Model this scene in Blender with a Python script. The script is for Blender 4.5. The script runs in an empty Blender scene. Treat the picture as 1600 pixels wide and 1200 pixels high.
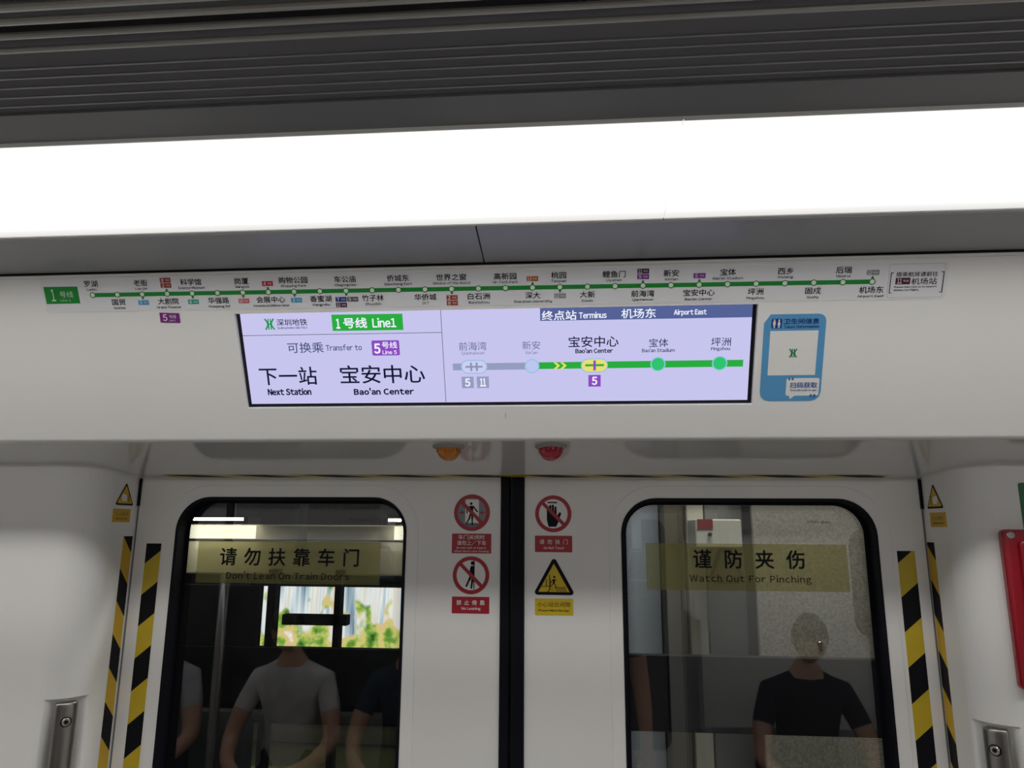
import bpy, bmesh, math, random
from mathutils import Vector, Matrix
random.seed(7)

# ---------------------------------------------------------------- camera, world, exposure
SC = bpy.context.scene
COL = SC.collection
EXPO = 0.0
CAM = Vector((0.105, -1.281, 1.77))
PITCH, YAW, ROLL, FPX = math.radians(11.48), math.radians(4.8), 0.0064, 1108.0
fw = Vector((-math.sin(YAW) * math.cos(PITCH), math.cos(YAW) * math.cos(PITCH), math.sin(PITCH)))
r0 = Vector((math.cos(YAW), math.sin(YAW), 0)); u0 = r0.cross(fw)
rr = r0 * math.cos(ROLL) + u0 * math.sin(ROLL); uu = u0 * math.cos(ROLL) - r0 * math.sin(ROLL)
cd = bpy.data.cameras.new('camera'); cam = bpy.data.objects.new('camera', cd); COL.objects.link(cam)
cam.matrix_world = Matrix(((rr.x, uu.x, -fw.x, CAM.x), (rr.y, uu.y, -fw.y, CAM.y), (rr.z, uu.z, -fw.z, CAM.z), (0, 0, 0, 1)))
cd.sensor_fit = 'HORIZONTAL'; cd.sensor_width = 36.0; cd.lens = FPX * 36.0 / 1600.0; cd.clip_start = 0.01
SC.camera = cam
SC.view_settings.view_transform = 'Standard'; SC.view_settings.look = 'None'
SC.view_settings.gamma = 1.0; SC.view_settings.use_curve_mapping = False
SC.view_settings.exposure = EXPO
W = bpy.data.worlds.new('tunnel_dark'); SC.world = W; W.use_nodes = True
W.node_tree.nodes['Background'].inputs['Color'].default_value = (0.55, 0.6, 0.7, 1)
W.node_tree.nodes['Background'].inputs['Strength'].default_value = 0.004
SC.cycles.use_denoising = True
SC.cycles.max_bounces = 12; SC.cycles.diffuse_bounces = 6; SC.cycles.transparent_max_bounces = 16
GAIN = 2.0 ** EXPO
LAMP = 9.6            # radiance of the cabin's diffusers

# ---------------------------------------------------------------- materials
def lin(c):
    c /= 255.0
    return c / 12.92 if c <= 0.04045 else ((c + 0.055) / 1.055) ** 2.4
def rgb(r, g, b, k=1.0): return tuple(min(0.92, lin(v) * k) for v in (r, g, b))
MATS = {}
def mat(name, color, rough=0.5, metal=0.0, spec=0.5, var=0.04, scale=6.0, bump=0.0, bscale=80.0, stretch=None, coat=0.0):
    if name in MATS: return MATS[name]
    m = bpy.data.materials.new(name); m.use_nodes = True; nt = m.node_tree; n = nt.nodes; l = nt.links
    b = n['Principled BSDF']
    b.inputs['Roughness'].default_value = rough; b.inputs['Metallic'].default_value = metal
    b.inputs['Specular IOR Level'].default_value = spec; b.inputs['Coat Weight'].default_value = coat
    b.inputs['Coat Roughness'].default_value = 0.08
    tc = n.new('ShaderNodeTexCoord'); mp = n.new('ShaderNodeMapping')
    if stretch: mp.inputs['Scale'].default_value = stretch
    l.new(tc.outputs['Object'], mp.inputs['Vector'])
    nz = n.new('ShaderNodeTexNoise'); nz.inputs['Scale'].default_value = scale; nz.inputs['Detail'].default_value = 3
    l.new(mp.outputs['Vector'], nz.inputs['Vector'])
    rp = n.new('ShaderNodeValToRGB')
    rp.color_ramp.elements[0].position = 0.35; rp.color_ramp.elements[1].position = 0.65
    rp.color_ramp.elements[0].color = tuple(c * (1 - var) for c in color) + (1,)
    rp.color_ramp.elements[1].color = tuple(min(1, c * (1 + var)) for c in color) + (1,)
    l.new(nz.outputs['Fac'], rp.inputs['Fac']); l.new(rp.outputs['Color'], b.inputs['Base Color'])
    if bump:
        n2 = n.new('ShaderNodeTexNoise'); n2.inputs['Scale'].default_value = bscale; n2.inputs['Detail'].default_value = 4
        l.new(mp.outputs['Vector'], n2.inputs['Vector'])
        bp = n.new('ShaderNodeBump'); bp.inputs['Strength'].default_value = bump; bp.inputs['Distance'].default_value = 0.002
        l.new(n2.outputs['Fac'], bp.inputs['Height']); l.new(bp.outputs['Normal'], b.inputs['Normal'])
    MATS[name] = m; return m
def emit(name, color, strength=1.0):
    if name in MATS: return MATS[name]
    m = bpy.data.materials.new(name); m.use_nodes = True; nt = m.node_tree; nt.nodes.clear()
    o = nt.nodes.new('ShaderNodeOutputMaterial'); e = nt.nodes.new('ShaderNodeEmission')
    e.inputs['Color'].default_value = tuple(color) + (1,); e.inputs['Strength'].default_value = strength
    nt.links.new(e.outputs[0], o.inputs['Surface']); MATS[name] = m; return m
def px(r, g, b): return emit('screen_%d_%d_%d' % (r, g, b), (lin(r), lin(g), lin(b)), 1.0 / GAIN)
def glass(name, tint, refl):
    m = bpy.data.materials.new(name); m.use_nodes = True; nt = m.node_tree; nt.nodes.clear(); n = nt.nodes; l = nt.links
    o = n.new('ShaderNodeOutputMaterial'); t = n.new('ShaderNodeBsdfTransparent'); g = n.new('ShaderNodeBsdfGlossy')
    t.inputs['Color'].default_value = tuple(tint) + (1,); g.inputs['Roughness'].default_value = 0.015
    g.inputs['Color'].default_value = (0.95, 0.97, 1, 1)
    f = n.new('ShaderNodeFresnel'); f.inputs['IOR'].default_value = refl
    mx = n.new('ShaderNodeMixShader'); l.new(f.outputs[0], mx.inputs[0]); l.new(t.outputs[0], mx.inputs[1]); l.new(g.outputs[0], mx.inputs[2])
    l.new(mx.outputs[0], o.inputs['Surface']); MATS[name] = m; return m
def film(name, tint, body, cover):
    m = bpy.data.materials.new(name); m.use_nodes = True; nt = m.node_tree; nt.nodes.clear(); n = nt.nodes; l = nt.links
    o = n.new('ShaderNodeOutputMaterial'); t = n.new('ShaderNodeBsdfTransparent'); t.inputs['Color'].default_value = tuple(tint) + (1,)
    d = n.new('ShaderNodeBsdfDiffuse'); d.inputs['Color'].default_value = tuple(body) + (1,)
    mx = n.new('ShaderNodeMixShader'); mx.inputs[0].default_value = cover
    l.new(t.outputs[0], mx.inputs[1]); l.new(d.outputs[0], mx.inputs[2]); l.new(mx.outputs[0], o.inputs['Surface']); MATS[name] = m; return m

M_white = mat('white_gelcoat', (0.80, 0.79, 0.765), 0.32, var=0.015, scale=3)
M_door = mat('white_door_paint', (0.79, 0.78, 0.755), 0.34, var=0.015, scale=3)
M_soffit = mat('white_gloss_soffit', (0.74, 0.73, 0.71), 0.10, var=0.015, scale=3, coat=0.3)
M_fascia = mat('grey_fascia', (0.33, 0.33, 0.335), 0.28, var=0.02, scale=4)
M_strip = mat('dark_grey_ceiling_strip', (0.235, 0.235, 0.24), 0.30, var=0.03, scale=4)
M_slat = mat('dark_slat_metal', (0.19, 0.185, 0.195), 0.33, metal=0.2, var=0.05, scale=5)
M_lip = mat('slat_lip_highlight', (.36, .36, .37), .35, metal=.2)  # paler than the slats: the edge highlight is put into its colour
M_bar = mat('grille_bar', (0.50, 0.49, 0.45), 0.28, metal=0.4, var=0.05)
M_black = mat('black_rubber', (0.006, 0.006, 0.010), 0.5, spec=.12, var=0.1)
M_void = mat('black_void', (0.01, 0.01, 0.011), 0.9, var=0.1)
M_steel = mat('brushed_steel', (0.38, 0.365, 0.35), 0.28, metal=1.0, var=0.06, scale=4, stretch=(60, 60, 0.6), bump=0.05, bscale=20)
M_steel2 = mat('bolt_steel', (0.62, 0.60, 0.57), 0.25, metal=1.0, var=0.05)
M_floor = mat('speckled_grey_floor', (0.30, 0.30, 0.31), 0.4, var=0.25, scale=160)
M_yel = mat('hazard_yellow', (0.55, 0.40, 0.015), 0.35, var=0.04, scale=20)
M_yel2 = mat('sign_yellow', (0.66, 0.47, 0.012), 0.4, var=0.03, scale=20)
M_yel3 = mat('aged_orange_yellow', (0.62, 0.38, 0.012), 0.4, var=0.06, scale=25)
M_edge_shade = mat('edge_shade_strip', (.16, .16, .16), .6)
M_blk = mat('print_black', (0.007, 0.007, 0.010), 0.45, spec=.12, var=0.05)
M_red = mat('sign_red', (0.36, 0.014, 0.030), 0.4, var=0.04, scale=15)
M_plate_red = mat('plate_red', (0.38, 0.012, 0.026), 0.35, var=0.04, scale=15)
M_pw = mat('print_white', (0.80, 0.79, 0.76), 0.4, var=0.02)
M_box = mat('red_box_enamel', (0.30, 0.008, 0.018), 0.22, var=0.06, scale=12)
M_green = mat('sign_green', (0.008, 0.13, 0.03), 0.4, var=0.04)

# ---------------------------------------------------------------- mesh helpers
class MB:
    """collects vertices and faces in world space"""
    def __init__(self): self.v = []; self.f = []; self.mi = []
    def add(self, vs, fs, m=0):
        k = len(self.v); self.v += [tuple(p) for p in vs]; self.f += [tuple(i + k for i in f) for f in fs]; self.mi += [m] * len(fs); return self
    def box(self, x0, x1, y0, y1, z0, z1, m=0):
        p = [(x, y, z) for x in (x0, x1) for y in (y0, y1) for z in (z0, z1)]
        return self.add(p, [(0, 1, 3, 2), (4, 6, 7, 5), (0, 4, 5, 1), (2, 3, 7, 6), (0, 2, 6, 4), (1, 5, 7, 3)], m)
    def prism_x(self, prof, x0, x1, m=0, caps=True):
        n = len(prof); p = [(x0, a, b) for a, b in prof] + [(x1, a, b) for a, b in prof]
        fs = [(i, (i + 1) % n, n + (i + 1) % n, n + i) for i in range(n)]
        if caps: fs += [tuple(range(n))[::-1], tuple(range(n, 2 * n))]
        return self.add(p, fs, m)
    def sheet_x(self, prof, x0, x1, m=0):
        n = len(prof); p = [(x0, a, b) for a, b in prof] + [(x1, a, b) for a, b in prof]
        return self.add(p, [(i, i + 1, n + i + 1, n + i) for i in range(n - 1)], m)
    def plate(self, fr, pts, n0, n1, m=0):
        """polygon (u,v) in a frame, from height n0 to n1"""
        k = len(pts); a = [fr(u, v, n1) for u, v in pts]; b = [fr(u, v, n0) for u, v in pts]
        return self.add(a + b, [tuple(range(k))] + [(i, k + i, k + (i + 1) % k, (i + 1) % k) for i in range(k)], m)
    def ring(self, fr, outer, inner, n0, n1, m=0):
        k = len(outer)
        a = [fr(u, v, n1) for u, v in outer]; b = [fr(u, v, n1) for u, v in inner]
        c = [fr(u, v, n0) for u, v in outer]; d = [fr(u, v, n0) for u, v in inner]
        fs = []
        for i in range(k):
            j = (i + 1) % k
            fs += [(i, j, k + j, k + i), (i, 2 * k + i, 2 * k + j, j), (k + i, k + j, 3 * k + j, 3 * k + i)]
        return self.add(a + b + c + d, fs, m)
    def tube(self, pts, r, sides=10, m=0, caps=True):
        P = [Vector(p) for p in pts]; R = r if isinstance(r, (list, tuple)) else [r] * len(P)
        rings = []
        for i, p in enumerate(P):
            d = (P[min(i + 1, len(P) - 1)] - P[max(i - 1, 0)]).normalized()
            a = d.cross(Vector((0, 0, 1)) if abs(d.z) < 0.9 else Vector((1, 0, 0))).normalized(); b = d.cross(a)
            rings.append([p + (a * math.cos(t) + b * math.sin(t)) * R[i] for t in [2 * math.pi * k / sides for k in range(sides)]])
        vs = [q for rg in rings for q in rg]; fs = []
        for i in range(len(P) - 1):
            for k in range(sides):
                fs.append((i * sides + k, i * sides + (k + 1) % sides, (i + 1) * sides + (k + 1) % sides, (i + 1) * sides + k))
        if caps: fs += [tuple(range(sides))[::-1], tuple((len(P) - 1) * sides + k for k in range(sides))]
        return self.add(vs, fs, m)
    def lathe(self, fr, prof, seg=28, m=0):
        """prof of (radius, n) about the frame's origin, u/v plane"""
        vs = []; fs = []
        for r, h in prof:
            vs += [fr(r * math.cos(2 * math.pi * k / seg), r * math.sin(2 * math.pi * k / seg), h) for k in range(seg)]
        for i in range(len(prof) - 1):
            for k in range(seg): fs.append((i * seg + k, i * seg + (k + 1) % seg, (i + 1) * seg + (k + 1) % seg, (i + 1) * seg + k))
        fs.append(tuple((len(prof) - 1) * seg + k for k in range(seg)))
        return self.add(vs, fs, m)

WPOS = {}
def link(name, mb, ms, parent=None, smooth=False, label=None, cat=None, group=None, kind=None, bev=0.0):
    xs, ys, zs = zip(*mb.v)
    c = Vector(((min(xs) + max(xs)) / 2, (min(ys) + max(ys)) / 2, min(zs)))
    me = bpy.data.meshes.new(name); me.from_pydata([tuple(Vector(p) - c) for p in mb.v], [], mb.f)
    for m in (ms if isinstance(ms, (list, tuple)) else [ms]): me.materials.append(m)
    me.polygons.foreach_set('material_index', mb.mi)
    if smooth: me.polygons.foreach_set('use_smooth', [True] * len(me.polygons))
    me.update()
    o = bpy.data.objects.new(name, me); COL.objects.link(o); WPOS[o.name] = c
    if parent is not None: o.parent = parent; o.location = c - WPOS[parent.name]
    else: o.location = c
    if bev:
        b = o.modifiers.new('bevel', 'BEVEL'); b.width = bev; b.segments = 2; b.limit_method = 'ANGLE'; b.angle_limit = math.radians(40)
    return tag(o, label, cat, group, kind)
def tag(o, label=None, cat=None, group=None, kind=None):
    if label: o['label'] = label
    if cat: o['category'] = cat
    if group: o['group'] = group
    if kind: o['kind'] = kind
    return o
def empty(name, loc, label=None, cat=None, group=None, kind=None):
    o = bpy.data.objects.new(name, None); COL.objects.link(o); o.location = loc; o.empty_display_size = 0.05
    WPOS[o.name] = Vector(loc); return tag(o, label, cat, group, kind)

# ---- reference frames: (u, v, n) -> world, n = height above the surface
HO = (-0.29442, 1.895); HE = (-0.4517, 0.8922); HN = (-0.8922, -0.4517)
def HF(u, v, n=0.0): return (u, HO[0] + HE[0] * v + HN[0] * n, HO[1] + HE[1] * v + HN[1] * n)
def DF(x, z, n=0.0): return (x, -n, z)
GY = 0.030
def GF(x, z, n=0.0): return (x, GY - n, z)
PR = 0.06
PLAN = [(.703, .010), (.704, -.062)] + [(.704 + PR * (1 - math.cos(a)), -.062 - PR * math.sin(a)) for a in [math.radians(7.5 * k) for k in range(1, 13)]] + [(4.0, -.122)]
PS = [0.0]
for i in range(1, len(PLAN)): PS.append(PS[-1] + math.hypot(PLAN[i][0] - PLAN[i - 1][0], PLAN[i][1] - PLAN[i - 1][1]))
def plan_at(s):
    i = 0
    while i < len(PLAN) - 2 and PS[i + 1] < s: i += 1
    t = (s - PS[i]) / (PS[i + 1] - PS[i]); a, b = PLAN[i], PLAN[i + 1]
    d = ((b[0] - a[0]), (b[1] - a[1])); L = math.hypot(*d)
    # smooth normal between segments
    def nrm(k):
        k = max(0, min(len(PLAN) - 2, k)); e = (PLAN[k + 1][0] - PLAN[k][0], PLAN[k + 1][1] - PLAN[k][1]); l = math.hypot(*e); return (e[1] / l, -e[0] / l)
    n0 = nrm(i); nA = nrm(i - 1); nB = nrm(i + 1)
    w = t - 0.5
    nn = (n0[0] + (nB[0] - n0[0]) * max(0, w) + (nA[0] - n0[0]) * max(0, -w), n0[1] + (nB[1] - n0[1]) * max(0, w) + (nA[1] - n0[1]) * max(0, -w))
    l = math.hypot(*nn)
    return (a[0] + d[0] * t, a[1] + d[1] * t, nn[0] / l, nn[1] / l)
def PF(side):
    def f(s, z, n=0.0):
        x, y, nx, ny = plan_at(s); return (side * (x + nx * n), y + ny * n, z)
    return f
def mmf(fr):
    return lambda u, v, n=0.0: fr(u / 1000.0, v / 1000.0, n / 1000.0)
HM, DM, GM = mmf(HF), mmf(DF), mmf(GF)

def rrect(cx, cy, w, h, r, seg=6):
    pts = []
    for qx, qy, a0 in ((1, 1, 0), (-1, 1, 90), (-1, -1, 180), (1, -1, 270)):
        for k in range(seg + 1):
            a = math.radians(a0 + 90 * k / seg)
            pts.append((cx + qx * (w / 2 - r) + r * math.cos(a), cy + qy * (h / 2 - r) + r * math.sin(a)))
    return pts
def rect(cx, cy, w, h): return [(cx - w / 2, cy - h / 2), (cx + w / 2, cy - h / 2), (cx + w / 2, cy + h / 2), (cx - w / 2, cy + h / 2)]
def circ(cx, cy, r, n=40): return [(cx + r * math.cos(2 * math.pi * k / n), cy + r * math.sin(2 * math.pi * k / n)) for k in range(n)]
def seg(x0, y0, x1, y1, w, w2=None):
    w2 = w if w2 is None else w2
    d = math.hypot(x1 - x0, y1 - y0); nx, ny = -(y1 - y0) / d, (x1 - x0) / d
    return [(x0 - nx * w / 2, y0 - ny * w / 2), (x1 - nx * w2 / 2, y1 - ny * w2 / 2), (x1 + nx * w2 / 2, y1 + ny * w2 / 2), (x0 + nx * w / 2, y0 + ny * w / 2)]

# ---- text: built-in font, flat outlines fitted into a box (cx, cy, w, h)
TC = {}
def raw(body):
    c = bpy.data.curves.new('txt', 'FONT'); c.body = body; c.size = 1.0; c.resolution_u = 2
    o = bpy.data.objects.new('txt', c); COL.objects.link(o)
    dg = bpy.context.evaluated_depsgraph_get(); me = o.evaluated_get(dg).to_mesh()
    V = [(v.co.x, v.co.y) for v in me.vertices]; F = [tuple(p.vertices) for p in me.polygons]
    o.evaluated_get(dg).to_mesh_clear(); bpy.data.objects.remove(o); bpy.data.curves.remove(c)
    return V, F
def glyph(ch):
    """one character; Latin letters and digits in the sans-serif cut that belongs to the Chinese font"""
    if ch not in TC: TC[ch] = raw(chr(ord(ch) + 0xFEE0) if 33 <= ord(ch) <= 126 else ch)
    return TC[ch]
for ch in "ABCDEFGHIJKLMNOPQRSTUVWXYZabcdefghijklmnopqrstuvwxyz0123456789'&/-“”一上下世东中之乘乡会伤体侨信倚公关前剧勿华卫厦取可台号后园固国地圳场坪城大夹子学安宝小展岗庙强往心息戍手扫扶换搭新时机林桃止洲海深湖湾点物班瑞生界白石码禁科窗站竹线终罗老航获蜜街西请谨购贸路车铁门闭间防院隙靠馆香高鱼鲤": glyph(ch)      # cached while the scene is still empty
def layout(body, space):
    k = (body, space)
    if k not in TC:
        V = []; F = []; x = 0.0
        for ch in body:
            if ch == ' ': x += .30 * space; continue
            g, f = glyph(ch)
            if not g: continue
            a = min(p[0] for p in g); b = max(p[0] for p in g); n = len(V)
            if ord(ch) < 127:
                V += [(p[0] - a + x, p[1]) for p in g]; x += (b - a) + .085 + .5 * (space - 1)
            else:
                V += [(p[0] + x, p[1]) for p in g]; x += 1.0 * space
            F += [tuple(i + n for i in q) for q in f]
        x0 = min(v[0] for v in V); x1 = max(v[0] for v in V); y0 = min(v[1] for v in V); y1 = max(v[1] for v in V)
        TC[k] = ([((a - x0) / (x1 - x0) - .5, (b - y0) / (y1 - y0) - .5) for a, b in V], F)
    return TC[k]
def text(mb, fr, body, cx, cy, w, h, n=0.3, bold=0.0, space=1.0, m=0, flip=1):
    V, F = layout(body, space)
    d = bold * h * .8                                 # heavier weight: the outline laid down again at small shifts
    w0, h0 = w - 2 * d, h - 2 * d
    for k, (sx, sy) in enumerate(((0, 0),) if bold < .002 else ((-1, -.5), (1, -.5), (-1, .5), (1, .5), (0, 1), (0, -1), (0, 0))):
        mb.add([fr(cx + flip * (a * w0 + sx * d), cy + b * h0 + sy * d, n + .03 * k) for a, b in V], F, m)
    return mb

# ================================================================ CABIN SHELL
XL, XR = -4.2, 4.2
CY = -1.39                                   # centre line of the car
def opp(y): return 2 * CY - y

def turn(p): return (-p[0], opp(p[1]), p[2])
def turned(mb):
    o = MB(); o.v = [turn(p) for p in mb.v]; o.f = list(mb.f); o.mi = list(mb.mi); return o

def build_side(far):
    T = turned if far else (lambda m: m)
    tag_ = 'back' if far else 'front'
    root = empty('wall_' + tag_, turn((0, -.2, 0)) if far else (0, -.2, 0),
                 'white moulded car wall opposite, behind the bench seats' if far else 'white moulded wall with header panel and rounded pillars around the train door', 'wall', kind='structure')
    # header cover panel with the screen cut-out
    m = MB()
    us = [XL, -.3562, .3492, XR]; vs = [0.0, .0452, .1815, .2360]
    for i in range(3):
        for j in range(3):
            if (i, j) == (1, 1) and not far: continue
            m.add([HF(us[i], vs[j]), HF(us[i + 1], vs[j]), HF(us[i + 1], vs[j + 1]), HF(us[i], vs[j + 1])], [(0, 1, 2, 3)])
    if not far:
        a = [(us[1], vs[1]), (us[2], vs[1]), (us[2], vs[2]), (us[1], vs[2])]
        for i in range(4):
            p, q = a[i], a[(i + 1) % 4]; m.add([HF(*p, 0), HF(*q, 0), HF(*q, -.012), HF(*p, -.012)], [(0, 1, 2, 3)])
    # rounded lower edge
    lip = [(0.0, 0.0)] + [(-.0085 * math.sin(math.radians(a)), -.0085 * (1 - math.cos(math.radians(a)))) for a in (15, 30, 45, 60, 75, 90)]
    prof = [HF(0, v, n)[1:] for v, n in lip] + [(-.2740, 1.8915), (-.2725, 1.8935)]
    m.sheet_x(prof, XL, XR)
    # beaded upper edge
    prof = [HF(0, v, n)[1:] for v, n in ((.2360, 0), (.2366, .0014), (.2385, .0022), (.2402, .0014), (.2402, -.01))]
    m.sheet_x(prof, XL, XR)
    link('header_panel', T(m), M_white, root)
    m = MB().sheet_x([(-.398, 2.100), (-.404, 2.1245), (-.38, 2.1245)], XL, XR); link('shadow_gap', T(m), M_void, root)
    m = MB().sheet_x([(-.2725, 1.8935), (0.02, 1.8568)], XL, XR); link('soffit', T(m), M_soffit, root)
    # grey fascia panels, butted at x = -0.006
    for x0, x1 in ((-4.2, -2.808), (-2.806, -1.408), (-1.406, -.007), (-.0055, 1.394), (1.396, 2.794), (2.796, 4.2)):
        m = MB().prism_x([(-.4045, 2.1122), (-.489, 2.1240), (-.489, 2.150), (-.4045, 2.150)], x0, x1)
        link('fascia_panel', T(m), M_fascia, root, bev=.0006)
    # pillars + side liners: one grid per side with the scooped grab-handle recess
    ss = sorted(set([.0112, .0145, .03] + PS[1:-1] + [.078 + .004 * k for k in range(21)] + [.2, .3, .45, .85, 1.6, 2.4, PS[-1]]))
    zs = sorted(set([0, .5, .9, .96] + [.98 + .012 * k for k in range(42)] + [1.4885, 1.4905, 1.4915, 1.493, 1.5, 1.56, 1.7, 1.8, 1.885]))
    def depth(s, z):
        if z > 1.4912 or z < .96 or not (.084 < s < .152): return 0.0
        e = min(1, (s - .084) / .014, (.152 - s) / .014); e = e * e * (3 - 2 * e)
        d = .010 + .022 * min(1, (1.4912 - z) / .10)
        d *= min(1, (z - .96) / .05)
        q = ((s - .118) / .040) ** 2 + ((z - 1.20) / .212) ** 2
        if q < 1: d += .035 * min(1, (1 - q) * 3)
        return d * e
    for side in (-1, 1):
        f = PF(side); m = MB(); ns = len(ss)
        win = None
        vs_ = [f(s, z, -depth(s, z)) for z in zs for s in ss]
        fs = []
        for j in range(len(zs) - 1):
            for i in range(ns - 1):
                q = (j * ns + i, j * ns + i + 1, (j + 1) * ns + i + 1, (j + 1) * ns + i)
                fs.append(q)
        m.add(vs_, fs); link('pillar_panel', T(m), M_white, root, smooth=True)
        m = MB().add([f(.0112, z_, 0) for z_ in (0, 1.885)] + [(p[0] + side * .006, p[1], p[2]) for p in [f(.0112, z_, 0) for z_ in (0, 1.885)]] + [(p[0] + side * .006, .004, p[2]) for p in [f(.0112, z_, 0) for z_ in (0, 1.885)]], [(0, 1, 3, 2), (2, 3, 5, 4)])
        link('edge_return', T(m), M_white, root)
        m = MB().box(side * .7005 - .0014, side * .7005 + .0014, -.0006, .004, 0.0, 1.858); link('edge_shade_strip', T(m), M_edge_shade, root)  # added grey strip painting the soft shade where door meets pillar
        # rubber seal between pillar and door leaf
        m = MB().box(side * .7002 - .0022, side * .7002 + .0022, -.0035, .006, 1.806, 1.856)
        link('door_seal', T(m), M_black, root)
    # back-up shell that closes the car behind the panels
    m = MB().sheet_x([(-.26, 1.91), (-.36, 2.11), (-.36, 2.30)], XL, XR); link('inner_shell', T(m), M_void, root)
    return root
wall_front = build_side(False)
wall_back = build_side(True)
# soffit screw at the left
m = MB(); fr = lambda u, v, n=0.0: (-.893 + u, -.140 + v, 1.8762 - n)
m.lathe(fr, [(.0075, 0), (.0075, .001), (.0062, .0022), (.003, .0022), (.0028, .0008)], 18); link('screw', m, M_steel2, wall_front)
# hairline scratch below the screen
m = MB().plate(HM, rect(14.6, 31.5, .9, 7.5), -.1, .12); link('scuff_mark', m, mat('scuff_grey', (.30, .30, .28), .6), wall_front)

# floor, ends, ceiling
tag(link('floor', MB().box(XL, XR, -2.80, .02, -.05, 0), M_floor), 'speckled grey vinyl floor of the train car', 'floor', kind='structure')
tag(link('wall_left', MB().box(XL - .04, XL, -2.80, .02, 0, 2.35), M_white), 'white end wall of the car beyond the left seats', 'wall', kind='structure')
tag(link('wall_right', MB().box(XR, XR + .04, -2.80, .02, 0, 2.35), M_white), 'white end wall of the car beyond the right seats', 'wall', kind='structure')

ceil = empty('ceiling', (0, CY, 2.15), 'dark grey slatted ceiling with air grille bars above the light panels', 'ceiling', kind='structure')
link('roof_shell', MB().box(XL, XR, opp(-.36), -.36, 2.25, 2.30), M_void, ceil)
def yrel(a, z): return z / a - 1.281
def ceil_part(name, prof, mt):
    for far in (0, 1):
        m = MB().prism_x(prof, XL, XR)
        link(name, turned(m) if far else m, mt, ceil)
ceil_part('edge_strip', [(-.653, 2.1590), (-.6905, 2.1655), (-.6905, 2.19), (-.653, 2.19)], M_strip)
ZC = .3975
A = [.6695, .6856, .7024, .7203, .7383, .7562]
for a, b in zip(A[:-1], A[1:]):
    y0, y1 = yrel(a, ZC), yrel(b, ZC)
    z = 1.77 + ZC
    ceil_part('slat', [(y0, z + .0010), (y0 - .0020, z + .0010), (y0 - .0050, z + .0030), (y1 + .0008, z + .0075), (y1 + .0008, z + .02), (y0, z + .02)], M_slat)
    ceil_part('slat_lip', [(y0, z + .0010), (y0, z - .0006), (y0 - .0016, z - .0004), (y0 - .0016, z + .0010)], M_lip)
y0, y1 = yrel(.7562, ZC), yrel(.792, ZC); z = 1.77 + ZC
ceil_part('slat_lip', [(y0, z + .0010), (y0, z - .0006), (y0 - .0016, z - .0004), (y0 - .0016, z + .0010)], M_lip)
ceil_part('slat', [(y0, z + .0010), (y0 - .0020, z + .0010), (y0 - .0040, z + .0022), (y0 - .012, z + .0062), (y1 + .001, z + .012), (y1 + .001, z + .03), (y0, z + .03)], M_slat)
for a, b in ((.792, .7994), (.8190, .8275), (.8460, .8585), (.8725, .8880), (.900, .917), (.930, .948), (.961, .980), (.993, 1.013), (1.027, 1.048), (1.062, 1.085)):
    y0, y1 = yrel(a, ZC), yrel(b, ZC); ym = (y0 + y1) / 2
    ceil_part('grille_bar', [(y0, z + .002), (y0 - .0006, z - .0012), ((y0 + ym) / 2, z - .0030), (ym, z - .0030), ((y1 + ym) / 2, z - .0022), (y1 + .0003, z - .0006), (y1, z + .0012), (ym, z + .002)], M_bar)
link('centre_panel', MB().box(XL, XR, opp(-.92), -.92, 2.172, 2.20), M_strip, ceil)

# luminous diffusers (the car's own lamps)
def diffuser_mat():
    m = bpy.data.materials.new('opal_diffuser'); m.use_nodes = True; nt = m.node_tree; nt.nodes.clear(); n = nt.nodes; l = nt.links
    o = n.new('ShaderNodeOutputMaterial'); e = n.new('ShaderNodeEmission')
    e.inputs['Color'].default_value = (1, .985, .965, 1)
    tc = n.new('ShaderNodeTexCoord'); sp = n.new('ShaderNodeSeparateXYZ'); rp = n.new('ShaderNodeValToRGB'); mu = n.new('ShaderNodeMath'); mu.operation = 'MULTIPLY'; mu.inputs[1].default_value = LAMP
    el = rp.color_ramp.elements; el[0].position = 0; el[1].position = 1       # the opal cover glows less where it tucks into its housing
    for p, v in ((0, .10), (.03, .12), (.14, .9), (.62, 1), (.80, .22), (.92, .10), (1, .083)):
        k = el[0] if p == 0 else (el[len(el) - 1] if p == 1 else el.new(p)); k.color = (v, v, v, 1)
    l.new(tc.outputs['Generated'], sp.inputs[0]); l.new(sp.outputs['Y'], rp.inputs['Fac']); l.new(rp.outputs['Color'], mu.inputs[0]); l.new(mu.outputs[0], e.inputs['Strength'])
    l.new(e.outputs[0], o.inputs['Surface']); return m
M_lamp = diffuser_mat()
M_joint = emit('opal_joint', (.95, .90, .80), .85 / GAIN)
M_lamp_rim = mat('opal_rim', (.80, .79, .76), .3)
SEAMS = [-4.2, -2.784, -1.284, .216, 1.716, 3.2, 4.2]
WHERE = ['far left of the car', 'left of the door', 'over the left half of the door and screen', 'over the right half of the screen', 'right of the door', 'far right of the car']
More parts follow.
